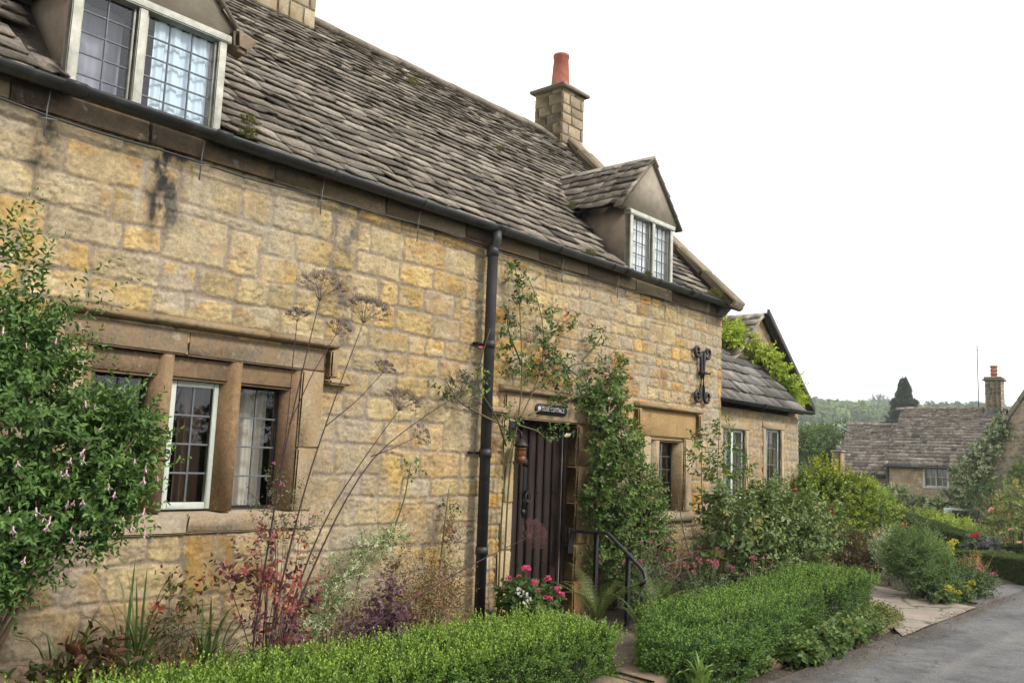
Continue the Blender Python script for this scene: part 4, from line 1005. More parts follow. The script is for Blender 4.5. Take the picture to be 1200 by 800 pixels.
def shoots(t, x0, x1, yf, yb, zt, n_, L, W, cols, tip, length):
    x = rng.uniform(x0, x1, n_); y = rng.uniform(yf, yb, n_); P = np.stack([x, y, zt(x)+rng.uniform(-.05, .0, n_)], 1); D = unit(np.stack([rng.normal(0, .28, n_), rng.normal(-.1, .28, n_), np.ones(n_)], 1))
    V, F, Cc = sprigs(P, D, rng, length*rng.uniform(.6, 1.3, n_), 10, L, W, cols, 52, tip, False, .3, .1); mk('tip_foliage', V, F, M['leafgloss'], t, Cc)
h1 = hedge('box_hedge', 'clipped bright green box hedge nearest the lane, ending left of the handrail', [(1.0, -2.12, -1.28, 0, .46), (2.2, -2.12, -1.30, 0, .45), (3.6, -2.10, -1.30, 0, .43), (4.6, -2.10, -1.30, 0, .43), (5.15, -2.08, -1.36, 0, .43), (5.42, -1.98, -1.46, 0, .38)], rng, 1500, .024, .0135, BOX, (.21, .31, .05), .08, 9, 'box hedges along the lane')
shoots(h1, 1.0, 5.34, -2.1, -1.3, lambda x: np.interp(x, [1, 2.2, 3.6, 5.1, 5.3], [.46, .45, .43, .44, .39]), 1900, .026, .014, [((.13, .21, .03), 1)], (.34, .44, .075), .10)
BOX2 = [((.06, .12, .024), 4), ((.045, .095, .02), 3), ((.08, .145, .028), 2)]
h2 = hedge('box_hedge', 'long darker green box hedge on low stones, running from the handrail to the driveway', [(5.62, -2.40, -2.04, .0, .30), (5.92, -2.50, -1.82, .0, .36), (6.45, -2.48, -1.54, .0, .39), (7.2, -2.40, -1.46, .0, .40), (8.45, -2.24, -1.44, .0, .42), (8.72, -2.08, -1.47, .0, .41), (9.0, -2.24, -1.40, .0, .47), (9.7, -2.18, -1.32, .0, .50), (10.1, -2.10, -1.36, .0, .47), (10.3, -1.95, -1.46, .0, .38)], rng, 1350, .027, .0145, BOX2, (.19, .29, .06), .08, 8, 'box hedges along the lane')
shoots(h2, 6.3, 10.2, -2.25, -1.5, lambda x: np.interp(x, [5.66, 6, 8.5, 9, 9.7, 10.3], [.32, .39, .41, .46, .49, .38]), 1300, .027, .014, [((.11, .19, .035), 1)], (.26, .36, .075), .10)
RB = [(.20, .165, .12), (.17, .14, .10), (.25, .20, .15)]
def low_wall(label, x0, x1, y, top, rg):
    mb = MB(); pts = []
    for x in np.arange(x0, x1, .17):
        for z in np.arange(.02, top, .11): pts.append((x+rg.normal(0, .03), y+rg.normal(0, .025), z))
    rubble(mb, pts, .095, rg, RB, (1.25, .8, .6))
    t = mb.build('stone_edging', M['dressed'], None); tag(t, label, 'low wall', 'low stone edgings under the hedges')
low_wall('low mossy rubble edging under the long dark hedge', 6.9, 10.1, -2.38, .10, np.random.default_rng(6))
low_wall('low rubble edging under the bright hedge nearest the lane', 1.0, 5.1, -2.25, .14, np.random.default_rng(7))
mb = MB(); rg = np.random.default_rng(8); mb.box((5.36, -2.30, -.02), (5.62, -1.9, .13), .03, (.17, .14, .105), None, (0, 0, 0), .012, rg); mb.box((5.40, -1.89, -.02), (6.35, -1.25, .09), .02, (.15, .12, .09), None, (0, 0, 0), .008, rg); mb.box((5.9, -1.24, -.02), (7.0, -.45, .06), .02, (.16, .13, .10), None, (0, 0, 0), .008, rg)
tag(mb.build('garden_step', M['dressed'], None), 'worn stone step in the gap between the two box hedges', 'step')

# ------------------------------------------------------------------ handrail, lantern, name plate, curtains
t = thing('handrail', 'black iron handrail sloping down from the oak door to the step', 'handrail', (7.4, -.4, 0))
mb = MB(); mb.tube([(7.4, -.0, .865), (7.4, -.06, .868), (7.4, -.47, .888), (7.4, -.50, .875), (7.4, -.86, .61), (7.4, -.915, .56), (7.4, -.935, .515), (7.4, -.92, .46), (7.4, -.88, .42)], .0215, 4); mb.build('rail', M['black'], t)
mb = MB(); mb.box((7.36, -.035, .64), (7.44, -.004, .895), .004); mb.build('wall_bracket', M['black'], t)
for y, z0, z1 in ((-.35, 0, .87), (-.735, -.04, .685)):
    mb = MB(); mb.box((7.38, y-.02, z0), (7.42, y+.02, z1), .004); mb.build('post', M['black'], t)
t = thing('lantern', 'small copper and amber glass lantern hanging left of the oak door', 'lantern', (6.42, -.14, 1.55))
mb = MB(); mb.lathe([(0, 1.535), (.04, 1.535), (.052, 1.55), (.055, 1.60), (.049, 1.605), (.049, 1.66), (.055, 1.665), (.052, 1.70), (.0, 1.70)], (6.42, -.14, 0), 14); mb.build('body', M['copper'], t, True)
mb = MB(); mb.lathe([(.0505, 1.607), (.052, 1.63), (.0505, 1.659)], (6.42, -.14, 0), 14); mb.build('glass', M['amber'], t)
mb = MB(); mb.lathe([(.0, 1.70), (.072, 1.70), (.068, 1.715), (.04, 1.75), (.012, 1.765), (0, 1.78)], (6.42, -.14, 0), 14); mb.build('cap', M['iron'], t)
mb = MB(); mb.tube([(6.42, -.14, 1.77), (6.42, -.14, 1.83), (6.41, -.10, 1.86), (6.40, -.03, 1.87)], .008, 6); mb.box((6.36, -.045, 1.80), (6.44, -.028, 1.94), .004); mb.build('bracket', M['iron'], t)
t = thing('name_plate', 'dark oval-ended house name plate on the stone lintel above the door', 'sign', (6.99, -.03, 2.085))
an = np.linspace(-math.pi/2, math.pi/2, 9); r_ = .052
poly = [(7.20+r_*math.cos(a), -.0305, 2.085+r_*math.sin(a)) for a in an]+[(6.79-r_*math.cos(a), -.0305, 2.085-r_*math.sin(a)) for a in an]
mb = MB(); mb.prism(poly, (0, -.012, 0)); mb.build('board', M['plate'], t)
def lettering(txt, size, x, y, z, parent, width):
    cu = bpy.data.curves.new('lettering', 'FONT'); cu.body = txt; cu.size = size; cu.extrude = .0012; cu.align_x = 'CENTER'; cu.align_y = 'CENTER'; cu.space_character = 1.08
    o = bpy.data.objects.new('lettering_source', cu); COL.objects.link(o)
    dg = bpy.context.evaluated_depsgraph_get(); me = bpy.data.meshes.new_from_object(o.evaluated_get(dg)); bpy.data.objects.remove(o)
    w = max(v.co.x for v in me.vertices)-min(v.co.x for v in me.vertices); k = min(1, width/w)
    ob = bpy.data.objects.new('lettering', me); COL.objects.link(ob); ob.parent = parent; me.materials.clear(); me.materials.append(M['letter'])
    ob.location = np.array((x, y, z))-WL[parent.name]; ob.rotation_euler = (math.pi/2, 0, 0); ob.scale = (k, 1, 1)
    return ob
lettering('ROSE COTTAGE', .062, 7.02, -.0445, 2.085, t, .36)
mb = MB()
for k in range(5):
    a = k*6.283/5; mb.lathe([(0, 0), (.013, 0), (.010, .003), (0, .004)], (0, 0, 0), 8)
    mb.V[-1] = mb.V[-1][:, [0, 2, 1]]*np.array([1, -1, 1])+np.array([6.795+.014*math.cos(a), -.0425, 2.085+.014*math.sin(a)])
mb.build('rose_emblem', M['letter'], t)
def curtain(label, x0, x1, z0, z1, y, mat, folds, amp, rg, name='curtain'):
    n = 70; u = np.linspace(0, 1, n); yy = y+amp*np.sin(u*folds*6.283+rg.uniform(0, 6))+amp*.4*np.sin(u*folds*2.7*6.28)
    zs = np.linspace(z0, z1, 6); X = x0+(x1-x0)*u; V = np.stack([np.tile(X, 6), np.tile(yy, 6), np.repeat(zs, n)], 1)
    i = np.arange(5)[:, None]*n; j = np.arange(n-1)[None]; F = np.stack([i+j, i+j+1, i+n+j+1, i+n+j], -1).reshape(-1, 4)
    o = mk(name, V, F, mat, None, None, True); tag(o, label, 'curtain', 'curtains behind the cottage windows')
def cloth(name, col, spots=None):
    m, n, b, _ = newmat(name)
    c = None
    if spots:
        v = tex(n, 'ShaderNodeTexVoronoi', 9); r = ramp(n, v.outputs['Distance'], [(.16, (1, 1, 1)), (.24, (0, 0, 0))]); r2 = ramp(n, v.outputs['Color'], [(.4, spots[0]), (.55, spots[1])]); c = mixc(n, col, r2.outputs[0], r.outputs[0])
        n.links.new(c, b.inputs['Base Color'])
    else: b.inputs['Base Color'].default_value = tuple(col)+(1,)
    b.inputs['Roughness'].default_value = .85; return m
rg = np.random.default_rng(12)
curtain('lavender grey cloth added behind the left light of the near dormer, standing in for sky reflection', 2.10, 2.48, 3.76, 4.46, .22, cloth('sky_reflection_cloth', (.36, .35, .42)), 2, .012, rg)  # cloth tone stands in for sky reflected in the left pane
curtain('pale net added to lighten the reflecting panes of the two-light wing window', 11.3, 11.95, 1.14, 2.10, .50, cloth('pale_reflection_net', (.5, .52, .47)), 4, .02, rg)  # added to lighten black panes in place of reflected light
curtain('pale net added to lighten the reflecting pane of the single-light wing window', 12.66, 13.17, 1.12, 2.16, .50, cloth('ivory_reflection_net', (.5, .5, .45)), 3, .02, rg)  # likewise added, lightening the pane as reflected light would
curtain('cream curtain with small red flowers in the lower mullioned window, right light', 3.50, 3.90, 1.15, 2.03, .30, cloth('floral_cloth', (.62, .56, .47), ((.30, .03, .05), (.10, .16, .06))), 3, .022, rg)
curtain('dull brown curtain edge in the centre light of the lower mullioned window', 3.20, 3.40, 1.15, 2.03, .34, cloth('brown_cloth', (.2, .12, .085)), 2, .025, rg)
curtain('pale blue curtain gathered in the near dormer window', 2.62, 3.03, 3.76, 4.46, .055, cloth('blue_cloth', (.66, .78, .88)), 4, .010, rg)
curtain('white net curtain behind the far dormer window, partly standing in for sky reflection', 8.46, 9.26, 3.76, 4.46, .05, cloth('white_reflection_net', (.85, .87, .88)), 6, .008, rg)  # white cloth close to the glass, partly standing in for sky reflection
curtain('grey net curtain in the small window half hidden by the climber', 9.36, 9.62, 1.04, 1.86, .26, cloth('grey_net', (.42, .42, .39)), 2, .02, rg)

# ------------------------------------------------------------------ garden plants by the wall
rng = np.random.default_rng(202)
FU = [((.066, .128, .032), 4), ((.045, .092, .024), 3), ((.10, .17, .042), 2)]
fu_l = [(1.4, -.55, 1.75, .5, .4, .72), (1.75, -.6, 1.62, .42, .42, .58), (2.12, -.65, 1.5, .34, .36, .36), (1.65, -.7, 1.15, .45, .4, .36), (2.14, -.7, 1.26, .3, .32, .24), (1.8, -.5, 2.05, .24, .28, .3), (1.3, -.6, 2.25, .32, .3, .34), (2.3, -.7, 1.70, .2, .22, .14), (2.3, -.75, 1.36, .18, .2, .14), (1.0, -.6, 1.5, .5, .4, .8), (1.5, -.75, .9, .36, .33, .26), (1.15, -.7, .75, .4, .3, .4), (2.38, -.68, 1.52, .14, .2, .2)]
fu = shrub('fuchsia_bush', 'tall dense fuchsia bush hung with pale pink flowers against the cottage wall', 'bush', (1.7, -.45, 0), fu_l, 2900, rng, .22, 12, .052, .023, FU, (.17, .27, .065), 62, True, .5, .25, 22, (.14, .09, .055), .014, 'leafgloss', None, .2)
P, D = lobes_pts([(1.8, -.75, 1.9, .1, .2, .2), (1.85, -.6, 2.25, .12, .1, .25), (2.2, -.75, 1.72, .1, .12, .1), (2.15, -.75, 1.3, .12, .12, .1), (1.6, -.7, 2.4, .12, .1, .15), (1.5, -.6, 2.55, .1, .08, .12)], 80, rng, .3, .5)
V, F, Cc = sprigs(P, unit(D+np.array([.4, -.1, .25])), rng, .34*rng.uniform(.6, 1.3, len(P)), 14, .045, .019, FU, 62, (.17, .28, .07), True, .25, .25); mk('tip_foliage', V, F, M['leafgloss'], fu, Cc)
def fuchsia_flower(rg):
    mb = MB(); mb.tube([(0, 0, 0), (.003, 0, -.02), (.003, 0, -.035)], .0012, 3, (.25, .12, .1)); mb.lathe([(.001, -.03), (.005, -.036), (.0045, -.05), (.007, -.056)], (.003, 0, 0), 6, (.78, .52, .55))
    a = np.arange(4)*1.571; d = np.stack([np.cos(a)*.75, np.sin(a)*.75, np.full(4, -.55)], 1)
    V, F, Cc = leaves(np.tile([.003, 0, -.054], (4, 1)), d, np.tile([0, 0, 1.], (4, 1)), .034, .009, np.tile([.80, .64, .66], (4, 1)), False, .1, .1); mb.add(V, F, Cc)
    d[:, 2] = -2.5; V, F, Cc = leaves(np.tile([.003, 0, -.054], (4, 1)), d, np.stack([np.cos(a), np.sin(a), 0*a], 1), .026, .012, np.tile([.62, .35, .55], (4, 1)), False, .2, .1); mb.add(V, F, Cc)
    mb.tube([(.003, 0, -.06), (.004, .001, -.098)], .001, 3, (.8, .6, .62))
    return np.vstack(mb.V), [np.concatenate(v) for v in mb.F.values()], np.vstack(mb.C)
P, D = lobes_pts([l for l in fu_l], 900, rng, .92, 0); P = P[(P[:, 1] < -.72) | (P[:, 0] > 2.35)]; P[:, 2] -= .03; P[:, 1] -= .06
k = rng.choice(len(P), 88, replace=False); heads(fu, 'flower', fuchsia_flower(rng), P[k], rng, (.6, .95), .2)

# dead fennel: dark stems and lacy seed heads
def umbel(mb, c, up, r, rng, rays, sub, col, dots=True):
    r = r*1.15; up = unit(np.array(up, float)); A = unit(np.cross(up, [0.3, 1, .2])); B = np.cross(up, A)
    for k in range(rays):
        a = k*2.399; q = math.sqrt((k+.5)/rays); d = unit(up*(1.05-.45*q)+(A*math.cos(a)+B*math.sin(a))*q*1.05); e = c+d*r*(.85+.15*rng.random())
        mb.tube([c, c+d*r*.5+up*r*.03, e], [.0014, .0010, .0007], 3, col, False)
        for j in range(sub):
            a2 = j*2.399+k; q2 = math.sqrt((j+.5)/sub); d2 = unit(d*(1.1-.4*q2)+(A*math.cos(a2)+B*math.sin(a2))*q2); f = e+d2*r*.30*rng.uniform(.7, 1.1)
            mb.tube([e, f], [.0008, .0005], 3, col, False)
            s_ = .0029*rng.uniform(.7, 1.3); mb.add(f+s_*np.array([(1, 0, 0), (-1, 0, 0), (0, 1, 0), (0, -1, 0), (0, 0, 1.6), (0, 0, -1.6)]), np.array([[0, 2, 4], [2, 1, 4], [1, 3, 4], [3, 0, 4], [2, 0, 5], [1, 2, 5], [3, 1, 5], [0, 3, 5]]), np.array(col)*rng.uniform(.8, 1.25))
def smooth(pts, n=16):
    p = np.array(pts, float); t = np.linspace(0, len(p)-1, n); out = np.stack([np.interp(t, range(len(p)), p[:, k]) for k in range(3)], 1)
    for _ in range(2): out[1:-1] = out[1:-1]*.5+(out[:-2]+out[2:])*.25
    return out
fen = thing('fennel_plant', 'tall dead fennel with thin dark stems and lacy brown seed heads', 'plant', (3.3, -.7, 0))
STM = (.055, .026, .03); SEED = (.17, .125, .10)
FS = [([(3.24, -.7, 0), (3.27, -.7, .5), (3.33, -.7, 1.1), (3.41, -.7, 1.75), (3.55, -.7, 2.45), (3.58, -.7, 2.60)], .155, (.25, 0, 1)),
      ([(3.32, -.72, 0), (3.42, -.71, .7), (3.58, -.7, 1.4), (3.80, -.7, 2.05), (3.97, -.7, 2.50)], .155, (.3, 0, 1)),
      ([(3.38, -.74, 0), (3.5, -.73, .6), (3.75, -.7, 1.15), (4.08, -.7, 1.58), (4.35, -.7, 1.90)], .13, (.5, 0, 1)),
      ([(3.40, -.7, 0), (3.55, -.7, .55), (3.84, -.7, 1.15), (4.12, -.7, 1.56), (4.55, -.7, 1.84), (4.92, -.7, 2.04)], .17, (1, 0, .6)),
      ([(3.62, -.88, 0), (3.72, -.9, .28), (4.54, -.9, .63), (5.2, -.9, .83), (5.66, -.9, .95)], .11, (1, 0, .25)),
      ([(3.33, -.7, 1.1), (3.36, -.75, 1.7), (3.36, -.76, 2.2), (3.37, -.76, 2.42)], .07, (0, 0, 1)), ([(3.41, -.7, 1.75), (3.55, -.72, 2.1), (3.72, -.72, 2.38)], .08, (.4, 0, 1)), ([(3.70, -.7, 1.75), (3.95, -.72, 1.95), (4.16, -.72, 2.16)], .07, (.5, 0, 1)), ([(4.12, -.7, 1.56), (4.35, -.65, 1.62), (4.62, -.62, 1.72)], .08, (1, 0, .4))]
for i, (pts, r, up) in enumerate(FS):
    P = smooth(pts); mb = MB(); mb.tube(P, np.linspace(.0085 if i < 5 else .004, .0026, len(P)), 6, STM)
    st = mb.build('stem', M['stem'], fen, True)
    mb = MB(); umbel(mb, P[-1], up, r, rng, 30 if i < 5 else 16, 16, np.array(SEED)*(.8 if i != 4 else 1)*(np.array([1, .62, .75]) if i == 4 else 1)); mb.build('seed_head', M['stem'], st)
# feathery purple-green leaves of the fennel and the roses beside it
RED = [((.17, .055, .06), 4), ((.13, .06, .075), 3), ((.30, .085, .07), 2), ((.15, .09, .06), 1)]
rd = [(3.25, -.62, .80, .22, .16, .14), (3.5, -.62, .72, .22, .16, .16), (3.36, -.66, 1.02, .26, .14, .08), (3.45, -.7, .45, .25, .16, .14), (3.75, -.62, .58, .16, .14, .12)]
shrub('red_leaved_shrub', 'crimson and purple leaved shrub at the foot of the mullioned window', 'shrub', (3.42, -.6, 0), rd, 84, rng, .17, 7, .052, .030, RED, (.26, .07, .06), 70, True, .3, .05, 12, (.09, .04, .04), .006, 'leafmatt')
rd2 = [(4.2, -.85, .55, .14, .12, .2), (4.32, -.85, .35, .16, .12, .14), (4.0, -.85, .36, .14, .1, .12)]
shrub('purple_leaved_shrub', 'dusky purple young shrub rising behind the bright hedge', 'shrub', (4.2, -.85, 0), rd2, 110, rng, .15, 7, .05, .028, [((.14, .075, .10), 3), ((.10, .05, .07), 2), ((.16, .1, .1), 1)], None, 70, True, .3, .1, 8, (.09, .04, .04), .005, 'leafmatt')
VAR = [((.12, .18, .06), 3), ((.50, .52, .36), 3), ((.30, .36, .18), 2)]
va = [(4.05, -.22, .42, .16, .14, .16), (4.35, -.2, .70, .2, .14, .14), (4.62, -.18, .86, .2, .12, .13), (4.25, -.24, .5, .16, .12, .14), (4.85, -.16, .93, .13, .1, .1), (3.9, -.35, .3, .18, .14, .14)]
shrub('variegated_shrub', 'white-edged variegated evergreen scrambling up the wall left of the downpipe', 'shrub', (4.3, -.2, 0), va, 520, rng, .09, 9, .024, .014, VAR, None, 60, False, .4, .3, 10, (.14, .11, .07), .006)
DRY = [((.24, .17, .085), 3), ((.18, .11, .06), 3), ((.16, .17, .06), 2), ((.26, .13, .09), 1)]
br = [(4.75, -.4, .45, .3, .22, .35), (5.1, -.35, .55, .28, .2, .4), (5.4, -.3, .45, .22, .18, .4), (4.3, -.5, .4, .3, .16, .25), (4.95, -.55, .4, .5, .16, .3), (5.5, -.16, .95, .14, .1, .35), (4.65, -.45, .75, .18, .15, .2)]
shrub('withered_perennial', 'withered brown and olive perennial in the bed left of the downpipe', 'plant', (5.05, -.35, 0), br, 760, rng, .12, 7, .030, .017, DRY, None, 65, False, .15, .4, 70, (.2, .13, .08), .004, 'leafmatt')
IR = [((.06, .10, .026), 3), ((.09, .13, .034), 3), ((.17, .15, .06), 1)]
for (x, y, n_, L0, lab) in ((2.15, -.62, 40, .8, 'clump of dark strap leaves below the fuchsia'), (2.55, -.6, 52, .95, 'tall clump of arching strap leaves under the left window light'), (3.0, -.62, 50, .8, 'clump of fine strap leaves beside the dead fennel stems')):
    mb = MB(); strap(mb, (x, y, 0), n_, rng, L0, .020, 1.0, IR, 1.0); tag(mb.build('strap_leaved_plant', M['leaf'], None, False, (x, y, 0)), lab, 'plant', 'strap-leaved clumps under the mullioned window')
hy = [(2.1, -.85, .42, .2, .15, .2), (2.25, -.85, .3, .25, .16, .2), (1.85, -.9, .3, .25, .18, .2)]
shrub('bronze_leaved_perennial', 'broad bronze and green leaved perennial with orange tints under the fuchsia', 'plant', (2.1, -.85, 0), hy, 70, rng, .15, 6, .085, .042, [((.05, .06, .018), 3), ((.075, .05, .022), 2), ((.10, .04, .022), 1)], None, 65, True, .3, .4, 10, (.18, .07, .04), .006)
ug = [(1.7, -1.0, .18, .4, .2, .2), (2.4, -1.0, .2, .4, .2, .2), (3.1, -.95, .2, .4, .2, .22), (3.9, -1.0, .18, .35, .15, .2), (2.7, -.5, .3, .5, .2, .28)]
shrub('dark_undergrowth', 'dark tangle of withered leaves and thin stems along the wall foot behind the bright hedge', 'plants', (2.6, -.9, 0), ug, 420, rng, .14, 6, .05, .022, [((.05, .065, .02), 3), ((.09, .065, .03), 2), ((.12, .09, .045), 1)], None, 65, False, .2, .6, 60, (.16, .10, .06), .004, 'leafmatt')
pp = [(2.78, -.7, .72, .2, .12, .18), (2.72, -.7, .45, .2, .12, .2)]
shrub('berry_stemmed_plant', 'sparse plant with russet leaves and red berries below the window sill', 'plant', (2.75, -.7, 0), pp, 34, rng, .18, 5, .05, .028, [((.14, .06, .03), 2), ((.12, .12, .04), 2), ((.22, .04, .03), 1)], None, 65, True, .2, .5, 12, (.2, .07, .05), .004)
pk = [(3.55, -.42, 1.15, .28, .08, .35), (3.85, -.4, 1.0, .14, .08, .25)]
pl_ = shrub('pink_flowered_shrub', 'airy shrub with tiny pink blooms in front of the right window light', 'shrub', (3.6, -.4, 0), pk, 110, rng, .14, 8, .022, .013, [((.10, .12, .055), 2), ((.13, .10, .075), 1), ((.16, .17, .09), 1)], None, 65, False, .2, .4, 16, (.15, .09, .07), .004)
P, D = lobes_pts(pk, 14, rng, .5, 0); heads(pl_, 'flower', petal_head(rng, 16, .012, .012, .009, [((.62, .25, .42), 1)]), P, rng, (.8, 1.3))
# climbing rose across the wall
cl = thing('climbing_rose', 'climbing rose trained up the wall over the door and behind the downpipe', 'rose', (6.3, -.1, 0))
ST2 = (.13, .12, .05); mb = MB()
RS = [[(6.25, -.09, 0), (6.22, -.10, .8), (6.2, -.12, 1.5), (6.35, -.14, 1.95), (6.62, -.13, 2.25), (6.8, -.1, 2.6), (6.75, -.09, 3.05), (6.55, -.08, 3.3)], [(6.3, -.08, 0), (6.32, -.09, .9), (6.26, -.13, 1.6), (6.42, -.15, 2.1), (6.42, -.1, 2.6), (6.38, -.09, 3.1), (6.3, -.08, 3.42)],
      [(6.6, -.12, 2.25), (6.9, -.13, 2.45), (7.4, -.1, 2.62), (8.2, -.1, 2.68)], [(6.8, -.1, 2.6), (7.2, -.14, 2.5), (7.5, -.12, 2.35), (7.7, -.1, 2.2)], [(6.25, -.1, 1.7), (6.0, -.2, 1.95), (5.75, -.12, 2.25), (5.85, -.2, 2.75)], [(6.0, -.2, 1.9), (5.6, -.1, 2.05), (5.4, -.1, 2.25)], [(6.75, -.1, 2.7), (7.0, -.12, 2.95), (7.25, -.1, 3.1)], [(6.42, -.1, 2.5), (6.2, -.1, 2.8), (6.2, -.1, 3.0)], [(7.4, -.1, 2.62), (7.6, -.12, 2.8), (7.75, -.1, 2.95)], [(6.5, -.15, 2.0), (6.8, -.14, 2.1), (7.3, -.1, 2.25), (7.7, -.1, 2.25)], [(6.35, -.15, 1.9), (6.6, -.18, 1.86), (6.8, -.2, 1.75)], [(5.45, -.08, .3), (5.5, -.08, .9), (5.55, -.07, 1.3)], [(4.9, -.05, .85), (5.05, -.05, 1.2), (5.1, -.05, 1.5)]]
for p in RS: P = smooth(p, 14); mb.tube(P, np.linspace(.010, .004, len(P)), 5, np.array(ST2)*rng.uniform(.7, 1.2))
mb.build('stem', M['stem'], cl, True)
CR = [((.075, .135, .036), 4), ((.045, .08, .03), 3), ((.15, .20, .045), 2), ((.15, .14, .04), .6)]
rl = [(6.65, -.16, 2.55, .28, .1, .22), (6.95, -.15, 2.45, .28, .1, .2), (6.35, -.13, 2.4, .16, .08, .2), (7.25, -.14, 2.4, .22, .08, .14), (7.6, -.13, 2.6, .2, .08, .14), (8.1, -.12, 2.66, .2, .07, .13), (6.75, -.13, 2.95, .22, .08, .25), (6.4, -.12, 3.2, .14, .08, .16), (6.3, -.12, 3.38, .12, .06, .1), (7.2, -.1, 3.05, .12, .05, .1), (5.65, -.14, 2.2, .16, .08, .22), (5.4, -.12, 2.15, .12, .07, .14), (6.25, -.14, 1.9, .14, .08, .16), (7.0, -.16, 2.2, .3, .07, .07), (7.5, -.14, 2.24, .25, .07, .07), (6.75, -.2, 1.78, .14, .06, .08), (7.1, -.16, 1.9, .14, .06, .09), (6.2, -.1, 2.85, .08, .05, .2), (5.5, -.1, 1.2, .08, .04, .14), (5.08, -.07, 1.5, .06, .04, .08), (6.1, -.2, 2.6, .08, .06, .14), (7.6, -.13, 2.9, .14, .06, .1)]
P, D = lobes_pts(rl, 330, rng, .25, .2, False); P[:, 1] = np.minimum(P[:, 1], -.05)
V, F, Cc = sprigs(P, unit(D+np.array([0, -.3, -.1])), rng, .10*rng.uniform(.6, 1.3, len(P)), 6, .045, .028, CR, 65, None, True, .2, .25); mk('foliage', V, F, M['leafgloss'], cl, Cc)
mb = MB(); hips = []
for p in P[rng.choice(len(P), 26)]:
    q = p+np.array([rng.normal(0, .05), -.04, .12]); mb.tube([p, (p+q)/2+rng.normal(0, .01, 3), q], .002, 3, (.16, .13, .06)); hips.append(q)
mb.build('flower_stalk', M['stem'], cl)
hm = MB(); rubble(hm, [(0, 0, 0)], .012, rng, [(.18, .06, .035)], (1, 1, 1.2))
heads(cl, 'rose_hip', (np.vstack(hm.V), [np.concatenate(v) for v in hm.F.values()], np.vstack(hm.C)), hips, rng)
heads(cl, 'flower', rose_mesh(rng, .035, [((.62, .12, .20), 1), ((.7, .3, .3), 1)]), [(8.28, -.16, 2.52), (5.72, -.22, 2.55), (6.62, -.22, 2.62), (7.72, -.2, 2.5), (6.95, -.2, 3.02)], rng)
heads(cl, 'flower', rose_mesh(rng, .04, [((.78, .74, .55), 1)]), [(8.95, -.22, 2.30), (7.05, -.22, 1.82)], rng)
# honeysuckle-like climber right of the door
CM = [((.095, .155, .038), 4), ((.065, .11, .03), 3), ((.135, .19, .05), 2), ((.17, .14, .07), .8)]
cm = [(7.75, -.2, 2.15, .32, .18, .3), (7.85, -.24, 1.75, .4, .22, .35), (8.0, -.26, 1.35, .48, .24, .4), (8.2, -.26, .95, .55, .25, .38), (8.0, -.24, .6, .5, .22, .35), (8.45, -.26, 1.2, .3, .2, .28), (8.5, -.28, .75, .4, .24, .35), (7.65, -.18, 1.2, .22, .16, .3), (7.95, -.15, 2.42, .16, .1, .15)]
shrub('wall_climber', 'dense leafy climber covering the wall between the oak door and the small window', 'climber', (8.0, -.12, 0), cm, 1500, rng, .14, 8, .052, .034, CM, (.16, .21, .07), 62, True, .55, .05, 60, (.17, .10, .07), .006, 'leaf', None, .25)
for o in list(COL.objects):
    if o.name.startswith('wall_climber'): clm = o
P, D = lobes_pts(cm, 60, rng, 1.0, 0); P = P[P[:, 1] < -.3][:14]; heads(clm, 'flower', petal_head(rng, 14, .016, .018, .011, [((.72, .70, .60), 1)]), P, rng)
mb = MB()   # tangled bare stems at the climber's foot
for k in range(70):
    a = np.array([rng.uniform(7.9, 8.8), -.42+rng.normal(0, .05), rng.uniform(.15, .7)]); P = smooth([a, a+rng.normal(0, .16, 3)+np.array([0, -.02, .15]), a+rng.normal(0, .2, 3)+np.array([.05, .02, .3])], 8); mb.tube(P, .0035, 3, np.array((.26, .17, .12))*rng.uniform(.6, 1.2), False)
mb.build('bare_stem', M['stem'], clm)

# geraniums, valerian, ferns
def flowered(name, label, cat, base, lobes, nspr, leafL, leafW, cols, headmesh, spots, rng, six=True, fname='flower', stems=10, length=.1, n=6, mat='leaf', sc=(.8, 1.2), group=None, r0=.004, stemcol=(.12, .14, .06)):
    t = shrub(name, label, cat, base, lobes, nspr, rng, length, n, leafL, leafW, cols, None, 65, six, .35, .4, stems, stemcol, r0, mat, group)
    if headmesh is not None: heads(t, fname, headmesh, spots, rng, sc)
    mb = MB()
    for p in spots: mb.tube([np.array(base)*np.array([1, 1, 0])+np.array([0, 0, .1])+(np.array(p)-base)*np.array([.45, .45, 0]), np.array(p)*.7+np.array(base)*.3+np.array([0, 0, .03]), p], [.004, .003, .002], 4, stemcol)
    if len(spots): mb.build('flower_stalk', M['stem'], t, True)
    return t
GL = [((.07, .12, .035), 3), ((.09, .14, .04), 2)]
pinkhead = petal_head(rng, 60, .032, .026, .022, [((.72, .09, .26), 3), ((.80, .20, .38), 2)])
gs = [(5.98, -.55, .56), (6.05, -.58, .63), (6.12, -.5, .62), (6.22, -.55, .50), (6.17, -.6, .44), (6.28, -.6, .38), (6.38, -.55, .52), (6.46, -.6, .42), (6.1, -.62, .52), (5.9, -.5, .55), (6.33, -.62, .36), (6.5, -.62, .38)]
ge = flowered('geranium_plant', 'bright pink geranium with a few white blooms just left of the door', 'flower', (6.15, -.5, 0), [(6.15, -.5, .3, .34, .22, .2), (6.0, -.5, .4, .2, .18, .15), (6.35, -.52, .28, .2, .18, .14)], 190, .06, .055, GL, pinkhead, gs, rng, True, sc=(.65, .95))
heads(ge, 'flower', petal_head(rng, 22, .02, .024, .02, [((.80, .80, .78), 1)], .5), [(5.92, -.6, .46), (5.98, -.64, .36), (6.03, -.62, .38), (6.0, -.6, .42)], rng)
VL = [((.09, .13, .055), 3), ((.12, .16, .075), 2), ((.07, .10, .045), 2)]
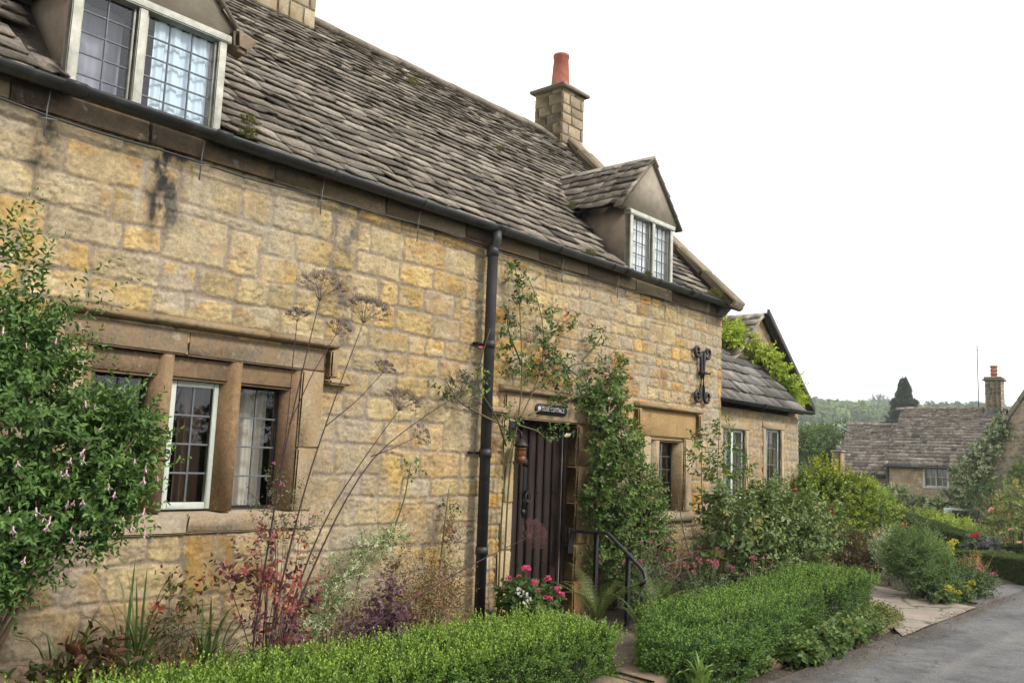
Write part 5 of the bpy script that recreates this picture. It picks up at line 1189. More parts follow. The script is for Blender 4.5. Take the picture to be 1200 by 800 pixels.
valhead = petal_head(rng, 46, .026, .013, .009, [((.62, .16, .30), 3), ((.52, .13, .25), 2), ((.60, .30, .33), 1)])
def valerian(lab, x, y, n_, rng, h=.7, sp=.4):
    spots = [(x+rng.uniform(-sp, sp), y+rng.uniform(-.22, .15), h*rng.uniform(.6, 1.1)) for _ in range(n_)]
    flowered('valerian_plant', lab, 'flower', (x, y, 0), [(x, y, h*.42, sp, .25, h*.42), (x+sp*.5, y, h*.35, sp*.7, .22, h*.35), (x-sp*.5, y, h*.35, sp*.7, .22, h*.35)], 260, .05, .018, VL, valhead, spots, rng, True, sc=(.7, 1.25), group='pink valerian in the front bed')
valerian('pink valerian beside the curled end of the handrail', 7.95, -.55, 8, rng, .85, .32); valerian('pink valerian clump in front of the small window', 8.6, -.9, 17, rng, .66, .45); valerian('pink valerian clump left of the big rose bush', 9.3, -1.15, 14, rng, .56, .35)
FC = [(.085, .13, .035), (.11, .15, .045), (.14, .16, .05)]
for (x, y, n_, L0, lab) in ((7.15, -.55, 11, .72, 'tall pale fern growing between the handrail posts'), (7.75, -.85, 12, .6, 'spreading fern right of the handrail foot'), (7.3, -.95, 9, .42, 'small fern at the foot of the outer handrail post')):
    mb = MB()
    for k in range(n_): frond(mb, (x, y, .02), k*6.283/n_+rng.normal(0, .2), L0*rng.uniform(.8, 1.15), rng, FC[rng.integers(3)], rng.uniform(.7, 1.15))
    tag(mb.build('fern', M['leaf'], None, False, (x, y, 0)), lab, 'fern', 'ferns around the handrail')
mb = MB(); strap(mb, (5.64, -2.50, .03), 30, rng, .34, .036, 1.0, [((.13, .21, .045), 2), ((.18, .26, .06), 1), ((.20, .20, .06), .5)], 1.1); tag(mb.build('hart_tongue_fern', M['leafgloss'], None, False, (5.64, -2.50, 0)), 'yellow-green strap-fronded fern at the near end of the dark hedge', 'fern')
# the big rose bush under the wing windows
RO = [((.09, .135, .04), 4), ((.065, .10, .032), 3), ((.14, .18, .05), 2), ((.21, .20, .055), .9), ((.24, .28, .15), .7)]
rb = [(9.5, -.85, .75, .55, .42, .5), (10.1, -.85, .9, .55, .45, .5), (10.8, -.8, .95, .6, .45, .5), (11.5, -.75, .9, .6, .45, .42), (12.1, -.7, .85, .5, .4, .36), (9.8, -1.0, .5, .6, .35, .35), (11.0, -1.0, .55, .7, .35, .4), (10.4, -.6, 1.12, .4, .3, .22), (11.2, -.4, 1.12, .4, .25, .18), (9.2, -.7, 1.15, .2, .2, .35)]
ro = shrub('rose_bush', 'big sprawling rose bush with glossy leaves below the wing windows', 'rose bush', (10.6, -.75, 0), rb, 1500, rng, .18, 7, .075, .047, RO, (.19, .23, .08), 65, True, .4, .2, 40, (.11, .07, .045), .008, 'leafgloss', None, .3)
P, D = lobes_pts([(9.3, -.45, 1.7, .1, .1, .35), (9.65, -.5, 1.9, .12, .1, .45), (9.9, -.4, 1.55, .25, .15, .22), (11.02, .0, 1.8, .1, .1, .3), (10.7, -.3, 1.55, .15, .12, .25)], 95, rng, .2, .3, False)
V, F, Cc = sprigs(P, unit(D+np.array([0, 0, .3])), rng, .14*rng.uniform(.6, 1.3, len(P)), 6, .06, .038, [((.09, .14, .04), 3), ((.17, .20, .05), 2), ((.06, .09, .03), 2)], 65, None, True, .2, .3); mk('tip_foliage', V, F, M['leaf'], ro, Cc)
mb = MB()
for (a, b, c) in (((9.3, -.6, .3), (9.25, -.5, 1.2), (9.35, -.45, 2.0)), ((9.6, -.6, .5), (9.62, -.5, 1.4), (9.7, -.5, 2.3)), ((11.0, -.4, .8), (11.0, -.1, 1.5), (11.02, 0, 2.15)), ((9.15, -.6, .1), (8.95, -.45, .8), (8.9, -.4, 1.25)), ((11.3, -.3, 1.), (11.35, -.05, 1.5), (11.4, 0, 1.95)), ((10.6, -.5, 1.), (10.7, -.35, 1.5), (10.75, -.3, 1.95))):
    mb.tube(smooth([a, b, c], 10), np.linspace(.009, .004, 10), 5, (.15, .13, .06))
mb.build('cane', M['stem'], ro, True)
heads(ro, 'flower', rose_mesh(rng, .045, [((.42, .05, .08), 1), ((.45, .10, .13), 1)]), [(11.3, -1.22, 1.10), (11.36, -1.22, 1.05), (10.35, -1.15, 1.32)], rng)
lows = [(8.9, -1.25, .25, .3, .18, .2), (9.4, -1.25, .28, .35, .2, .22), (10.0, -1.25, .3, .4, .2, .25), (10.8, -1.25, .3, .5, .2, .25)]
shrub('ground_perennials', 'mixed low green and white-leaved perennials behind the long dark hedge', 'plants', (9.8, -1.2, 0), lows, 420, rng, .13, 6, .06, .022, [((.10, .14, .05), 3), ((.07, .10, .035), 2), ((.35, .38, .26), 1), ((.20, .12, .06), .7)], None, 65, True, .3, .6, 0)

# plants along the lane edge
WD = [((.11, .16, .05), 3), ((.08, .13, .035), 2), ((.17, .20, .06), 1)]
for (x, y, r, h, L0, lab, six) in ((7.25, -2.50, .24, .14, .065, 'broad-leaved weeds at the near end of the lane edge', True), (7.75, -2.50, .28, .15, .06, 'pale leafy weeds beside the road below the dark hedge', True), (8.35, -2.46, .32, .17, .06, 'tangle of weeds half way along the lane edge', True), (8.95, -2.42, .36, .18, .055, 'thick green weeds spilling on the tarmac edge', False), (9.5, -2.36, .32, .16, .05, 'yellowing weeds near the driveway corner', False), (9.95, -2.30, .24, .11, .045, 'small dry tuft at the corner of the driveway', False), (6.6, -2.32, .18, .12, .07, 'young yellow-green fern-like weed under the dark hedge', True)):
    shrub('weed_clump', lab, 'weeds', (x, y, 0), [(x, y, h*.7, r, .17, h), (x+r*.5, y-.04, h*.5, r*.6, .14, h*.8)], 170, rng, .08, 6, L0, L0*.75 if six else L0*.5, WD if x < 9.3 else [((.16, .17, .05), 2), ((.10, .13, .04), 2), ((.22, .17, .08), 1)], None, 70, six, .2, .9, 0, mat='leaf', group='weeds along the lane edge', zmin=.015)
mb = MB(); n_ = 1500; x = rng.uniform(5.2, 13.5, n_); y = -2.70+rng.normal(0, .10, n_)-np.abs(rng.normal(0, .12, n_))*(rng.random(n_) < .3)
V, F, Cc = leaves(np.stack([x, y, np.full(n_, .022)], 1), unit(np.stack([rng.normal(size=n_), rng.normal(size=n_), rng.normal(0, .15, n_)], 1)), np.tile([0, 0, 1.], (n_, 1)), rng.uniform(.012, .035, n_), .014, pick([((.16, .10, .05), 2), ((.22, .16, .08), 1), ((.09, .06, .035), 2)], n_, rng), False, .2, .1)
tag(mk('leaf_litter', V, F, M['leafmatt'], None, Cc), 'scattered brown leaf litter along the lane edge', 'litter', None, 'stuff')

# ------------------------------------------------------------------ bed and shrubs beyond the driveway
YG = [((.11, .165, .025), 3), ((.075, .12, .022), 3), ((.17, .21, .03), 2)]
yl = [(14.2, -.1, .75, .8, .6, .8), (14.75, -.4, .72, .65, .55, .66), (13.95, .1, 1.1, .6, .45, .5), (14.55, -.25, 1.2, .5, .4, .32)]
ys_ = shrub('golden_shrub', 'rounded yellow-green shrub with golden tips at the end of the wing', 'shrub', (14.4, -.15, 0), yl, 1700, rng, .16, 9, .065, .042, YG, (.34, .36, .045), 60, True, .6, .35, 12, (.12, .08, .05), .01)
P, D = lobes_pts([(14.0, .05, 1.55, .12, .1, .25), (14.3, -.1, 1.5, .3, .2, .18), (14.75, -.3, 1.32, .2, .2, .12)], 60, rng, .3, .8, False)
V, F, Cc = sprigs(P, unit(D+np.array([0, 0, 1.2])), rng, .22, 10, .05, .032, [((.34, .35, .03), 1), ((.26, .30, .03), 1)], 60, None, True); mk('tip_foliage', V, F, M['leaf'], ys_, Cc)
dk = [(14.9, -.55, .45, .5, .4, .5), (13.6, -.9, .45, .5, .35, .4)]
shrub('copper_leaved_shrub', 'low coppery dark-leaved shrub in front of the golden shrub', 'shrub', (13.5, -.9, 0), [(13.3, -.95, .42, .5, .3, .36), (12.8, -.8, .5, .45, .3, .38), (13.7, -1.1, .35, .35, .25, .28)], 330, rng, .15, 7, .06, .035, [((.12, .06, .045), 2), ((.09, .07, .035), 2), ((.10, .12, .04), 2), ((.24, .12, .10), .6)], None, 65, True, .4, .3, 20, (.10, .06, .045), .006)
LAV = [((.13, .20, .075), 3), ((.10, .16, .055), 3), ((.18, .24, .10), 1)]
lv = [(12.05, -2.0, .5, .42, .32, .42), (12.35, -2.1, .42, .36, .3, .4), (11.95, -1.85, .6, .3, .25, .3), (12.2, -2.0, .7, .25, .2, .18)]
shrub('grey_green_perennial', 'tall grey-green willow-leaved perennial in the bed beyond the driveway', 'plant', (12.15, -2.0, 0), lv, 700, rng, .2, 12, .075, .014, LAV, (.20, .26, .12), 55, True, .35, .9, 30, (.13, .14, .07), .005, 'leafmatt', None, .25)
d2 = [(12.35, -2.28, .2, .4, .2, .2), (12.75, -2.3, .25, .35, .2, .24), (12.05, -2.3, .18, .3, .16, .18), (13.1, -2.4, .25, .3, .18, .24)]
shrub('bushy_green_perennial', 'bushy mid-green perennial spilling toward the driveway edge', 'plant', (12.5, -2.28, 0), d2, 460, rng, .12, 8, .05, .016, [((.075, .12, .05), 3), ((.11, .16, .07), 2)], None, 60, True, .4, .6, 0, mat='leafmatt')
yh = petal_head(rng, 40, .05, .03, .025, [((.52, .46, .03), 2), ((.42, .40, .05), 1)])
flowered('lady_mantle', 'low yellow-green flowering mound at the near edge of the far bed', 'flower', (11.95, -2.35, 0), [(11.95, -2.35, .1, .35, .14, .1), (12.4, -2.45, .1, .3, .12, .1)], 120, .05, .04, [((.10, .14, .05), 1)], yh, [(11.75+.12*k+rng.normal(0, .03), -2.42+rng.normal(0, .04), .16+rng.uniform(0, .08)) for k in range(9)], rng, True, sc=(.6, 1.1))
flowered('yellow_flowered_plant', 'upright plant with clear yellow flower heads in the far bed', 'flower', (12.95, -2.05, 0), [(12.95, -2.05, .3, .22, .2, .3)], 120, .05, .018, VL, yh, [(12.8+rng.uniform(-.1, .35), -2.12+rng.normal(0, .07), .56+rng.uniform(-.08, .14)) for _ in range(8)], rng, True, sc=(.7, 1.2))
valerian('pink valerian at the tip of the far bed by the lane', 13.2, -2.45, 9, rng, .42, .3)
shrub('peach_seed_plant', 'feathery peach-coloured seed plant at the tip of the far bed', 'plant', (13.15, -2.4, 0), [(13.15, -2.4, .4, .16, .12, .2), (13.35, -2.45, .3, .14, .12, .18)], 110, rng, .18, 12, .03, .01, [((.42, .22, .13), 2), ((.36, .25, .12), 1)], None, 45, False, .2, 1.4, 10, (.2, .15, .07), .003)
silver = shrub('silver_leaved_plant', 'silvery white-leaved plant behind the grey-green perennial', 'plant', (13.1, -1.35, 0), [(13.1, -1.35, .62, .35, .2, .2), (12.7, -1.4, .5, .25, .2, .25)], 170, rng, .15, 8, .05, .02, [((.34, .38, .30), 2), ((.20, .25, .16), 1)], None, 60, True, .3, .5, 12, (.16, .16, .1), .004)
redhead = petal_head(rng, 50, .05, .035, .03, [((.48, .025, .025), 3), ((.4, .02, .03), 1)])
flowered('red_geranium', 'red geraniums among orange leaves below the golden shrub', 'flower', (14.0, -1.1, 0), [(14.0, -1.1, .55, .35, .2, .2), (13.7, -1.0, .4, .3, .2, .3)], 150, .06, .04, [((.10, .13, .04), 2), ((.30, .12, .05), 1.2)], redhead, [(14.05, -1.25, .80), (14.2, -1.15, .62), (13.75, -1.3, .58)], rng, True)

# dark clipped hedges of the garden across
YEW = [((.035, .06, .016), 3), ((.05, .08, .02), 2), ((.025, .04, .012), 2)]
def free_hedge(label, a, b, depth, zb, zta, ztb, rng, n_, cols, top):
    a = np.array(a, float); b = np.array(b, float); ax = unit(b-a); nn = np.array([ax[1], -ax[0], 0]); 
    if nn@(np.array([0, -5.6, 0])-a) < 0: nn = -nn
    t = thing('clipped_hedge', label, 'hedge', tuple((a+b)/2*np.array([1, 1, 0])+np.array([0, 0, zb])), 'dark clipped hedges of the garden across')
    L0 = np.linalg.norm((b-a)[:2]); u = rng.uniform(0, 1, n_); h = zta+(ztb-zta)*u; face = rng.choice(4, n_, p=[.5, .32, .12, .06])
    w = rng.uniform(0, 1, n_); zz = np.where(face == 1, h, zb+w*(h-zb)); off = np.where(face == 0, 0, np.where(face == 2, depth, w*depth)); u = np.where(face == 3, rng.choice(2, n_), u)
    P = a*np.array([1, 1, 0])+(b-a)[None]*np.array([1, 1, 0])*u[:, None]-nn*off[:, None]; P[:, 2] = zz+.03*fbm(P[:, 0]*2, P[:, 1]*2, 91, 2)*(face == 1)
    D = np.where((face == 1)[:, None], np.array([0, 0, 1.]), np.where((face == 0)[:, None], nn, -nn)); D = unit(D+rng.normal(0, .45, (n_, 3))+np.array([0, 0, .2]))
    V, F, Cc = sprigs(P-D*.05, D, rng, .06*rng.uniform(.7, 1.3, n_), 8, .035, .012, cols, 55, top); mk('foliage', V, F, M['leaf'], t, Cc)
    i = .06; q = [a-nn*i, b-nn*i, b-nn*(depth-i), a-nn*(depth-i)]
    V = np.array([(p[0], p[1], zb) for p in q]+[(q[0][0], q[0][1], zta-i), (q[1][0], q[1][1], ztb-i), (q[2][0], q[2][1], ztb-i), (q[3][0], q[3][1], zta-i)])
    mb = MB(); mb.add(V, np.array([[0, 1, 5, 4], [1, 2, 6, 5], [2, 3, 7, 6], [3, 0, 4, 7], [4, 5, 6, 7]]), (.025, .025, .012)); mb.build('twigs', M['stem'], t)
free_hedge('dark clipped hedge sloping down to the right behind the red geraniums', (20.9, 1.45, 0), (18.6, -1.5, 0), .6, -.7, .74, .30, rng, 12000, YEW, (.09, .12, .03))
free_hedge('low dark hedge along the bend of the lane', (16.6, -1.15, 0), (14.2, -3.9, 0), .7, -.1, .33, .42, rng, 12000, [((.03, .05, .016), 3), ((.05, .075, .022), 2), ((.06, .05, .025), 1)], (.12, .16, .04))
# trough of red flowers on the far hedge, and garden beyond
t = flowered('flower_trough', 'dark trough of scarlet geraniums beside the clipped hedges', 'planter', (17.6, -1.35, .1), [(17.6, -1.35, .38, .3, .18, .14)], 70, .07, .05, [((.06, .09, .04), 1), ((.10, .12, .09), 1)], redhead, [(17.45+.09*k, -1.4+rng.normal(0, .05), .53+rng.normal(0, .02)) for k in range(6)], rng, True, sc=(.6, .9))
mb = MB(); mb.box((17.3, -1.5, .1), (17.95, -1.2, .32), .02); mb.build('trough', M['iron'], t)
GC = [((.10, .16, .03), 3), ((.14, .21, .035), 2), ((.07, .11, .03), 2)]
def gshrub(label, c, r, n_, cols, tip, rng, L=.09, W=.05, name='garden_shrub', six=False, up=.3, group='shrubs in the garden across'):
    x, y, z = c; rx, ry, rz = r
    lb = [(x, y, z, rx, ry, rz)]+[(x+rng.uniform(-.6, .6)*rx, y+rng.uniform(-.6, .6)*ry, z+rng.uniform(-.2, .55)*rz, rx*.55, ry*.55, rz*.55) for _ in range(4)]
    return shrub(name, label, 'shrub', (x, y, z-rz), lb, n_, rng, L*2.2, 8, L, W, cols, tip, 60, six, .55, up, 6, (.1, .07, .05), .02, 'leaf', group)

# ------------------------------------------------------------------ unseen hedge bank added behind the viewer to darken window reflections and low wall
rng = np.random.default_rng(404)
t = thing('unseen_hedge_bank', 'unseen hedge bank added across the lane to darken window reflections and the lower wall', 'hedge', (4, -11, -.1))
n_ = 2600; x = rng.uniform(-9, 16, n_); z = rng.uniform(0, 1, n_); hh = 2.3+.7*fbm(x*.5, x*0, 5, 3); P = np.stack([x, -10.2-.5*z+.3*fbm(x*.8, z*3, 6, 3), z*hh], 1); D = unit(np.stack([rng.normal(0, .5, n_), np.ones(n_), rng.normal(.3, .5, n_)], 1))
V, F, Cc = sprigs(P, D, rng, .4, 8, .2, .11, [((.06, .10, .03), 3), ((.045, .075, .025), 2)]); mk('foliage', V, F, M['leaf'], t, Cc)
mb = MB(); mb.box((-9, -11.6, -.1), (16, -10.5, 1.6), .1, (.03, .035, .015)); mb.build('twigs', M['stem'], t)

# ------------------------------------------------------------------ golden hop on the wing roof, moss on slates
rng = np.random.default_rng(303)
HP = [((.26, .34, .04), 3), ((.18, .26, .035), 2), ((.34, .39, .06), 2)]
hp = [(12.95, 1.05, 3.62, .24, .2, .18), (13.15, 1.15, 3.75, .28, .22, .2), (13.5, 1.05, 3.62, .3, .24, .2), (13.8, .9, 3.4, .3, .24, .2), (14.0, .75, 3.18, .26, .24, .2), (14.1, .6, 2.95, .22, .22, .18), (14.2, .5, 2.78, .16, .18, .12)]
hop = shrub('golden_climber', 'bright yellow-green climber trailing over the wing roof and its gable edge', 'climber', (14.05, .9, 0), hp, 520, rng, .2, 9, .075, .042, HP, (.40, .44, .07), 55, True, .35, .1, 0, mat='leaf', droop=.3)
mb = MB(); mb.tube(smooth([(14.0, .95, 0), (13.95, 1.0, 1.5), (13.98, .9, 2.6), (13.6, 1.05, 3.55), (13.15, 1.15, 3.7)], 16), .015, 6, (.14, .11, .06)); mb.build('stem', M['stem'], hop)
def moss(lab, x, s, r, n_, oy=-.14, oz=3.69):
    p = np.array([x, oy+s*.7071-.05, oz+s*.7071+.05]); P, D = lobes_pts([(p[0], p[1], p[2], r, r*.6, r*.45)], n_, rng, .4, .6)
    V, F, Cc = sprigs(P, unit(D+np.array([0, -.2, .5])), rng, .025, 5, .018, .007, [((.16, .15, .045), 2), ((.22, .19, .06), 1), ((.10, .12, .03), 1)], 50)
    tag(mk('moss_cushion', V, F, M['moss'], None, Cc, False, tuple(p)), lab, 'moss', 'moss cushions on the cottage roof')
for a in (('moss cushion beside the near dormer frame', 3.30, .12, .07, 120), ('moss cushion a little above the one by the near dormer', 3.38, .36, .06, 90), ('long moss cushion at the right-hand end of the gutter', 10.2, .08, .16, 300), ('moss under the left corner of the far dormer window', 8.5, .0, .06, 90), ('moss tuft where the far dormer eave meets the slates', 8.22, 1.25, .10, 160), ('thin moss tuft on the gutter above the door', 7.4, .04, .08, 120), ('moss patch high on the slates near the ridge', 6.8, 3.3, .09, 120), ('small moss patch in the middle of the roof', 7.6, 2.2, .06, 80)): moss(*a)

# ------------------------------------------------------------------ the slate-roofed house across the gardens
hs = thing('village_house', 'stone house with long mossy slate roof and white window across the gardens', 'house', (42, 6, -1.2))
FARS = [((.50, .385, .21), 4), ((.40, .31, .19), 3), ((.36, .28, .18), 2)]
FARD = [((.27, .215, .155), 4), ((.23, .185, .135), 3), ((.31, .245, .17), 2), ((.20, .16, .12), 1)]
def zoneF(p): return dict(x0=-2, x1=14, z0=-2, z1=8, h=lambda z: (.13, .2), asp=(1.1, 2.6), pal=lambda z: p, mcol=(.33, .28, .21), mw=.012, big=.05, r=.03)
wall_mesh('wall', M['farstone'], hs, (41.9, 7.95, 0), (0, -1, 0), (-1, 0, 0), 4.2, 3.4, .05, [zoneF(FARS)], 5, [(1.55, 2.5, 1.05, 1.90)], [], None, 0, -1.3)
wall_mesh('wall', M['farstone'], hs, (42.1, 10.4, 0), (0, -1, 0), (-1, 0, 0), 2.5, 2.9, .05, [zoneF(FARD)], 6, [], [], None, 0, -1.3)
mb = MB(); mb.box((41.95, 3.8, -1.3), (47.0, 7.93, 1.85), .02, (.36, .29, .18)); mb.box((42.15, 7.94, -1.3), (47, 10.4, 1.4), .02, (.33, .27, .18)); mb.prism([(41.95, 7.9, 1.85), (47, 7.9, 1.85), (44.5, 7.9, 4.45)], (0, -.3, 0), (.33, .27, .19)); mb.prism([(42.15, 10.37, 1.4), (46.7, 10.37, 1.4), (44.45, 10.37, 3.7)], (0, -.3, 0), (.3, .25, .18)); mb.build('outer_wall', M['farstone'], hs)
rg = np.random.default_rng(51); s45 = np.array([.7071, 0, .7071]); FS_ = [(.31, .262, .215), (.26, .22, .182), (.36, .305, .255), (.22, .188, .16)]
mb = MB(); slates(mb, (41.65, 8.1, 1.93), (0, -1, 0), s45, 4.5, 3.85, lambda s: .25-.035*s, lambda s: .34-.04*s, rg, .05, None, FS_); slates(mb, (47.3, 3.6, 1.93), (0, 1, 0), np.array([-.7071, 0, .7071]), 4.5, 3.85, lambda s: .4, lambda s: .5, rg, .05, None, FS_)
mb.add([(41.65, 8.08, 1.88), (41.65, 3.6, 1.88), (44.42, 3.6, 4.65), (44.42, 8.08, 4.65), (47.2, 3.6, 1.88), (47.2, 8.08, 1.88)], np.array([[0, 1, 2, 3], [3, 2, 4, 5]]), (.04, .035, .03))
slates(mb, (41.85, 10.6, 1.45), (0, -1, 0), s45, 2.55, 3.45, lambda s: .25-.035*s, lambda s: .34-.04*s, rg, .05, None, FS_); slates(mb, (46.9, 8.1, 1.45), (0, 1, 0), np.array([-.7071, 0, .7071]), 2.55, 3.45, lambda s: .4, lambda s: .5, rg, .05, None, FS_)
mb.add([(41.85, 10.58, 1.4), (41.85, 8.1, 1.4), (44.32, 8.1, 3.87), (44.32, 10.58, 3.87), (46.8, 8.1, 1.4), (46.8, 10.58, 1.4)], np.array([[0, 1, 2, 3], [3, 2, 4, 5]]), (.04, .035, .03))
for y0, y1, x, z in ((3.7, 8.1, 44.42, 4.68), (8.12, 10.6, 44.32, 3.92)):
    y = y0
    while y < y1:
        w = rg.uniform(.35, .5); mb.prism([(x-.16, y, z-.1), (x, y, z+.06+rg.normal(0, .015)), (x+.16, y, z-.1)], (0, w-.02, 0), np.array((.22, .185, .15))*rg.uniform(.8, 1.2)); y += w
hroof = mb.build('roof', M['farslate'], hs)
mb = MB(); flat_stones(mb, (44.1, 3.75, 4.1), (44.75, 4.4, 5.9), 13, (.15, .22), STK); fch = mb.build('chimney', M['farstone'], hroof)
mb = MB(); mb.box((44.0, 3.65, 5.9), (44.85, 4.5, 5.98), .03, (.22, .19, .16)); mb.box((44.04, 3.7, 5.98), (44.8, 4.45, 6.08), .05, (.26, .23, .19)); mb.build('cap', M['farstone'], fch); mb = MB(); mb.lathe([(.14, 6.08), (.135, 6.2), (.16, 6.21), (.16, 6.25), (.135, 6.26), (.135, 6.36), (.16, 6.37), (.16, 6.41), (.135, 6.42), (.13, 6.52), (.165, 6.54), (.165, 6.6), (.1, 6.6), (.1, 6.1)], (44.42, 4.08, 0), 14, (.40, .15, .08)); mb.build('chimney_pot', M['farstone'], fch); mb = MB(); mb.box((44.07, 3.72, 4.2), (44.09, 4.43, 4.55), .005); mb.build('flashing', M['leadsheet'], fch)
mb = MB(); mb.box((41.86, 5.39, 1.03), (41.99, 5.49, 1.93), .01); mb.box((41.86, 6.37, 1.03), (41.99, 6.47, 1.93), .01); mb.box((41.885, 5.49, 1.03), (41.985, 6.37, 1.10), .01); mb.box((41.885, 5.49, 1.85), (41.985, 6.37, 1.92), .01); mb.box((41.882, 5.90, 1.10), (41.988, 5.96, 1.85), .01); mb.box((41.84, 5.38, .97), (42.0, 6.48, 1.025), .01)
for a, b in ((5.49, 5.90), (5.96, 6.37)): mb.box((41.92, (a+b)/2-.015, 1.10), (41.95, (a+b)/2+.015, 1.85), .004); mb.box((41.922, a, 1.46), (41.948, b, 1.49), .004)
wf = mb.build('window', M['white'], hs)
mb = MB(); mb.add([(41.935, 5.49, 1.10), (41.935, 6.37, 1.10), (41.935, 6.37, 1.85), (41.935, 5.49, 1.85)], np.array([[0, 1, 2, 3]])); mb.build('pane', M['glass'], wf)
mb = MB(); mb.tube([(41.62, 3.8, 1.88), (41.62, 8.1, 1.88)], .06, 8); mb.tube([(41.8, 8.1, 1.40), (41.8, 10.5, 1.40)], .06, 8); mb.tube([(41.75, 7.98, 1.85), (41.85, 7.98, -1)], .045, 8); mb.build('gutter', M['black'], hs)
mb = MB(); mb.tube([(44.42, 4.75, 4.6), (44.42, 4.75, 7.6)], .02, 5); mb.tube([(44.42, 4.45, 7.35), (44.42, 5.05, 7.35)], .012, 4); mb.build('aerial', M['iron'], hs)
mb = MB(); mb.tube(smooth([(43.9, 10.45, 3.5), (43.9, 10.6, 3.6), (43.9, 10.75, 3.62), (43.9, 10.85, 3.75), (43.9, 10.86, 4.2)], 12), .03, 6); mb.build('flue_pipe', M['leadsheet'], hs)
gw = thing('stone_gable_house', 'brown stone gable house with sloping coping at the right edge', 'house', (40.2, 1.5, -1.3))
wall_mesh('wall', M['farstone'], gw, (40.0, 4.05, 0), (0, -1, 0), (-1, 0, 0), 5.2, 7.6, .05, [zoneF(FARD)], 8, [], [], lambda u, z: z < 1.65+1.55*np.minimum(u, 5.2-u), 0, -1.3)
mb = MB(); mb.box((40.1, -1.1, -1.3), (46, 4.02, 1.6), .02, (.25, .2, .15)); mb.build('outer_wall', M['farstone'], gw)
mb = MB(); an_ = math.atan(1.55); c5, s5 = math.cos(an_), math.sin(an_)
slates(mb, (46, 4.2, 1.55), (-1, 0, 0), np.array([0, -c5, s5]), 5.95, 4.85, lambda s: .26, lambda s: .34, rg, .05, None, FS_); slates(mb, (40.05, -1.3, 1.55), (1, 0, 0), np.array([0, c5, s5]), 5.95, 4.85, lambda s: .26, lambda s: .34, rg, .05, None, FS_)
mb.add([(40.1, 4.15, 1.5), (46, 4.15, 1.5), (46, 1.45, 5.68), (40.1, 1.45, 5.68), (40.1, -1.25, 1.5), (46, -1.25, 1.5)], np.array([[0, 1, 2, 3], [3, 2, 5, 4]]), (.04, .035, .03)); mb.build('roof', M['farslate'], gw)
mb = MB(); L = 2.6/c5; s = 0
My = lambda sg: np.array([[1, 0, 0], [0, -sg*c5, sg*s5], [0, s5, c5]])
for sg, y0 in ((1, 4.1), (-1, -1.2)):
    s = 0
    while s < L:
        mb.box((-.12, s, .0), (.22, min(s+.7, L+.12)-.01, .13), .02, np.array((.27, .225, .17))*rg.uniform(.85, 1.1), My(sg), (40.0, y0, 1.68)); s += .7
mb.build('coping', M['farstone'], gw)
t = thing('stone_pillar', 'square buff stone pillar with flat cap beyond the golden shrub', 'pillar', (40.2, 9.6, -1.2))
mb = MB(); mb.box((40.0, 9.42, -1.2), (40.42, 9.84, 2.40), .03, (.40, .29, .16)); mb.build('shaft', M['farstone'], t)
mb = MB(); mb.box((39.94, 9.36, 2.40), (40.48, 9.9, 2.50), .03, (.30, .26, .2)); mb.tube([(40.21, 9.63, 2.50), (40.21, 9.63, 2.72)], .1, 8, (.24, .23, .21)); mb.build('cap', M['farstone'], t)

# ------------------------------------------------------------------ shrubs of the gardens across
VG = [((.10, .14, .06), 4), ((.36, .38, .22), 2), ((.06, .09, .035), 2), ((.22, .26, .12), 2)]
LIME = [((.20, .25, .03), 3), ((.14, .20, .03), 2), ((.26, .30, .05), 1)]
gshrub('lime yellow shrub in front of the white window', (29.9, 3.1, -.1), (1.0, 1.0, .55), 520, [((.13, .18, .03), 2), ((.18, .22, .04), 2)], (.26, .28, .04), rng)
gshrub('dark rosemary-like shrub below the lime shrub', (28.2, 3.3, -.1), (.9, .9, .5), 420, [((.06, .085, .04), 2), ((.09, .115, .055), 1)], None, rng, .10, .02)
gshrub('bright lime shrub right of the rosemary-like one', (28.9, 2.15, -.2), (.9, 1.0, .6), 620, LIME, (.32, .36, .06), rng)
gshrub('tall lime green shrub between golden shrub and hedge', (31.0, 4.9, .4), (.8, .7, .9), 420, [((.14, .21, .03), 2), ((.2, .26, .05), 1)], (.26, .32, .05), rng)
gshrub('mid green shrub behind the dark sloping hedge', (25.6, 1.2, -.25), (1.1, .9, .5), 420, GC, (.2, .27, .05), rng)
gshrub('loose green rose bush with pink blooms above the low hedge', (22.6, -1.0, .0), (.8, .7, .5), 420, [((.12, .16, .05), 3), ((.17, .2, .08), 2)], (.2, .25, .08), rng, .07, .04)
gshrub('bushy green shrub left of the rose standard', (24.6, .1, -.2), (1.0, .8, .5), 420, [((.10, .145, .045), 3), ((.15, .19, .07), 2)], (.19, .24, .07), rng, .08, .045)
gshrub('yellow-leaved shrub at the right edge above the low hedge', (18.6, -2.9, .25), (.6, .7, .5), 330, LIME, (.34, .36, .05), rng, .06, .04)
gshrub('green shrub at the right edge under the gable house', (24.4, -1.2, .6), (1.1, .9, .9), 380, [((.10, .145, .05), 3), ((.16, .2, .07), 2)], (.2, .24, .08), rng, .08, .045)
gshrub('purple cabbage-like plant beside the scarlet trough', (17.1, -1.75, .36), (.13, .13, .14), 36, [((.07, .055, .085), 1), ((.10, .11, .11), 1)], None, rng, .09, .07)
rs = thing('standard_rose', 'gangly rose with peach young leaves and pink blooms above the low hedge', 'rose', (19.2, -1.75, -.3))
P, D = lobes_pts([(19.2, -1.75, 1.15, .55, .5, .35), (19.0, -1.6, .7, .45, .4, .35)], 260, rng, .3, .5); V, F, Cc = sprigs(P, D, rng, .15, 7, .07, .04, [((.15, .2, .07), 3), ((.26, .19, .09), .7), ((.2, .24, .08), 2)], 60, (.28, .22, .1), True); mk('foliage', V, F, M['leaf'], rs, Cc)
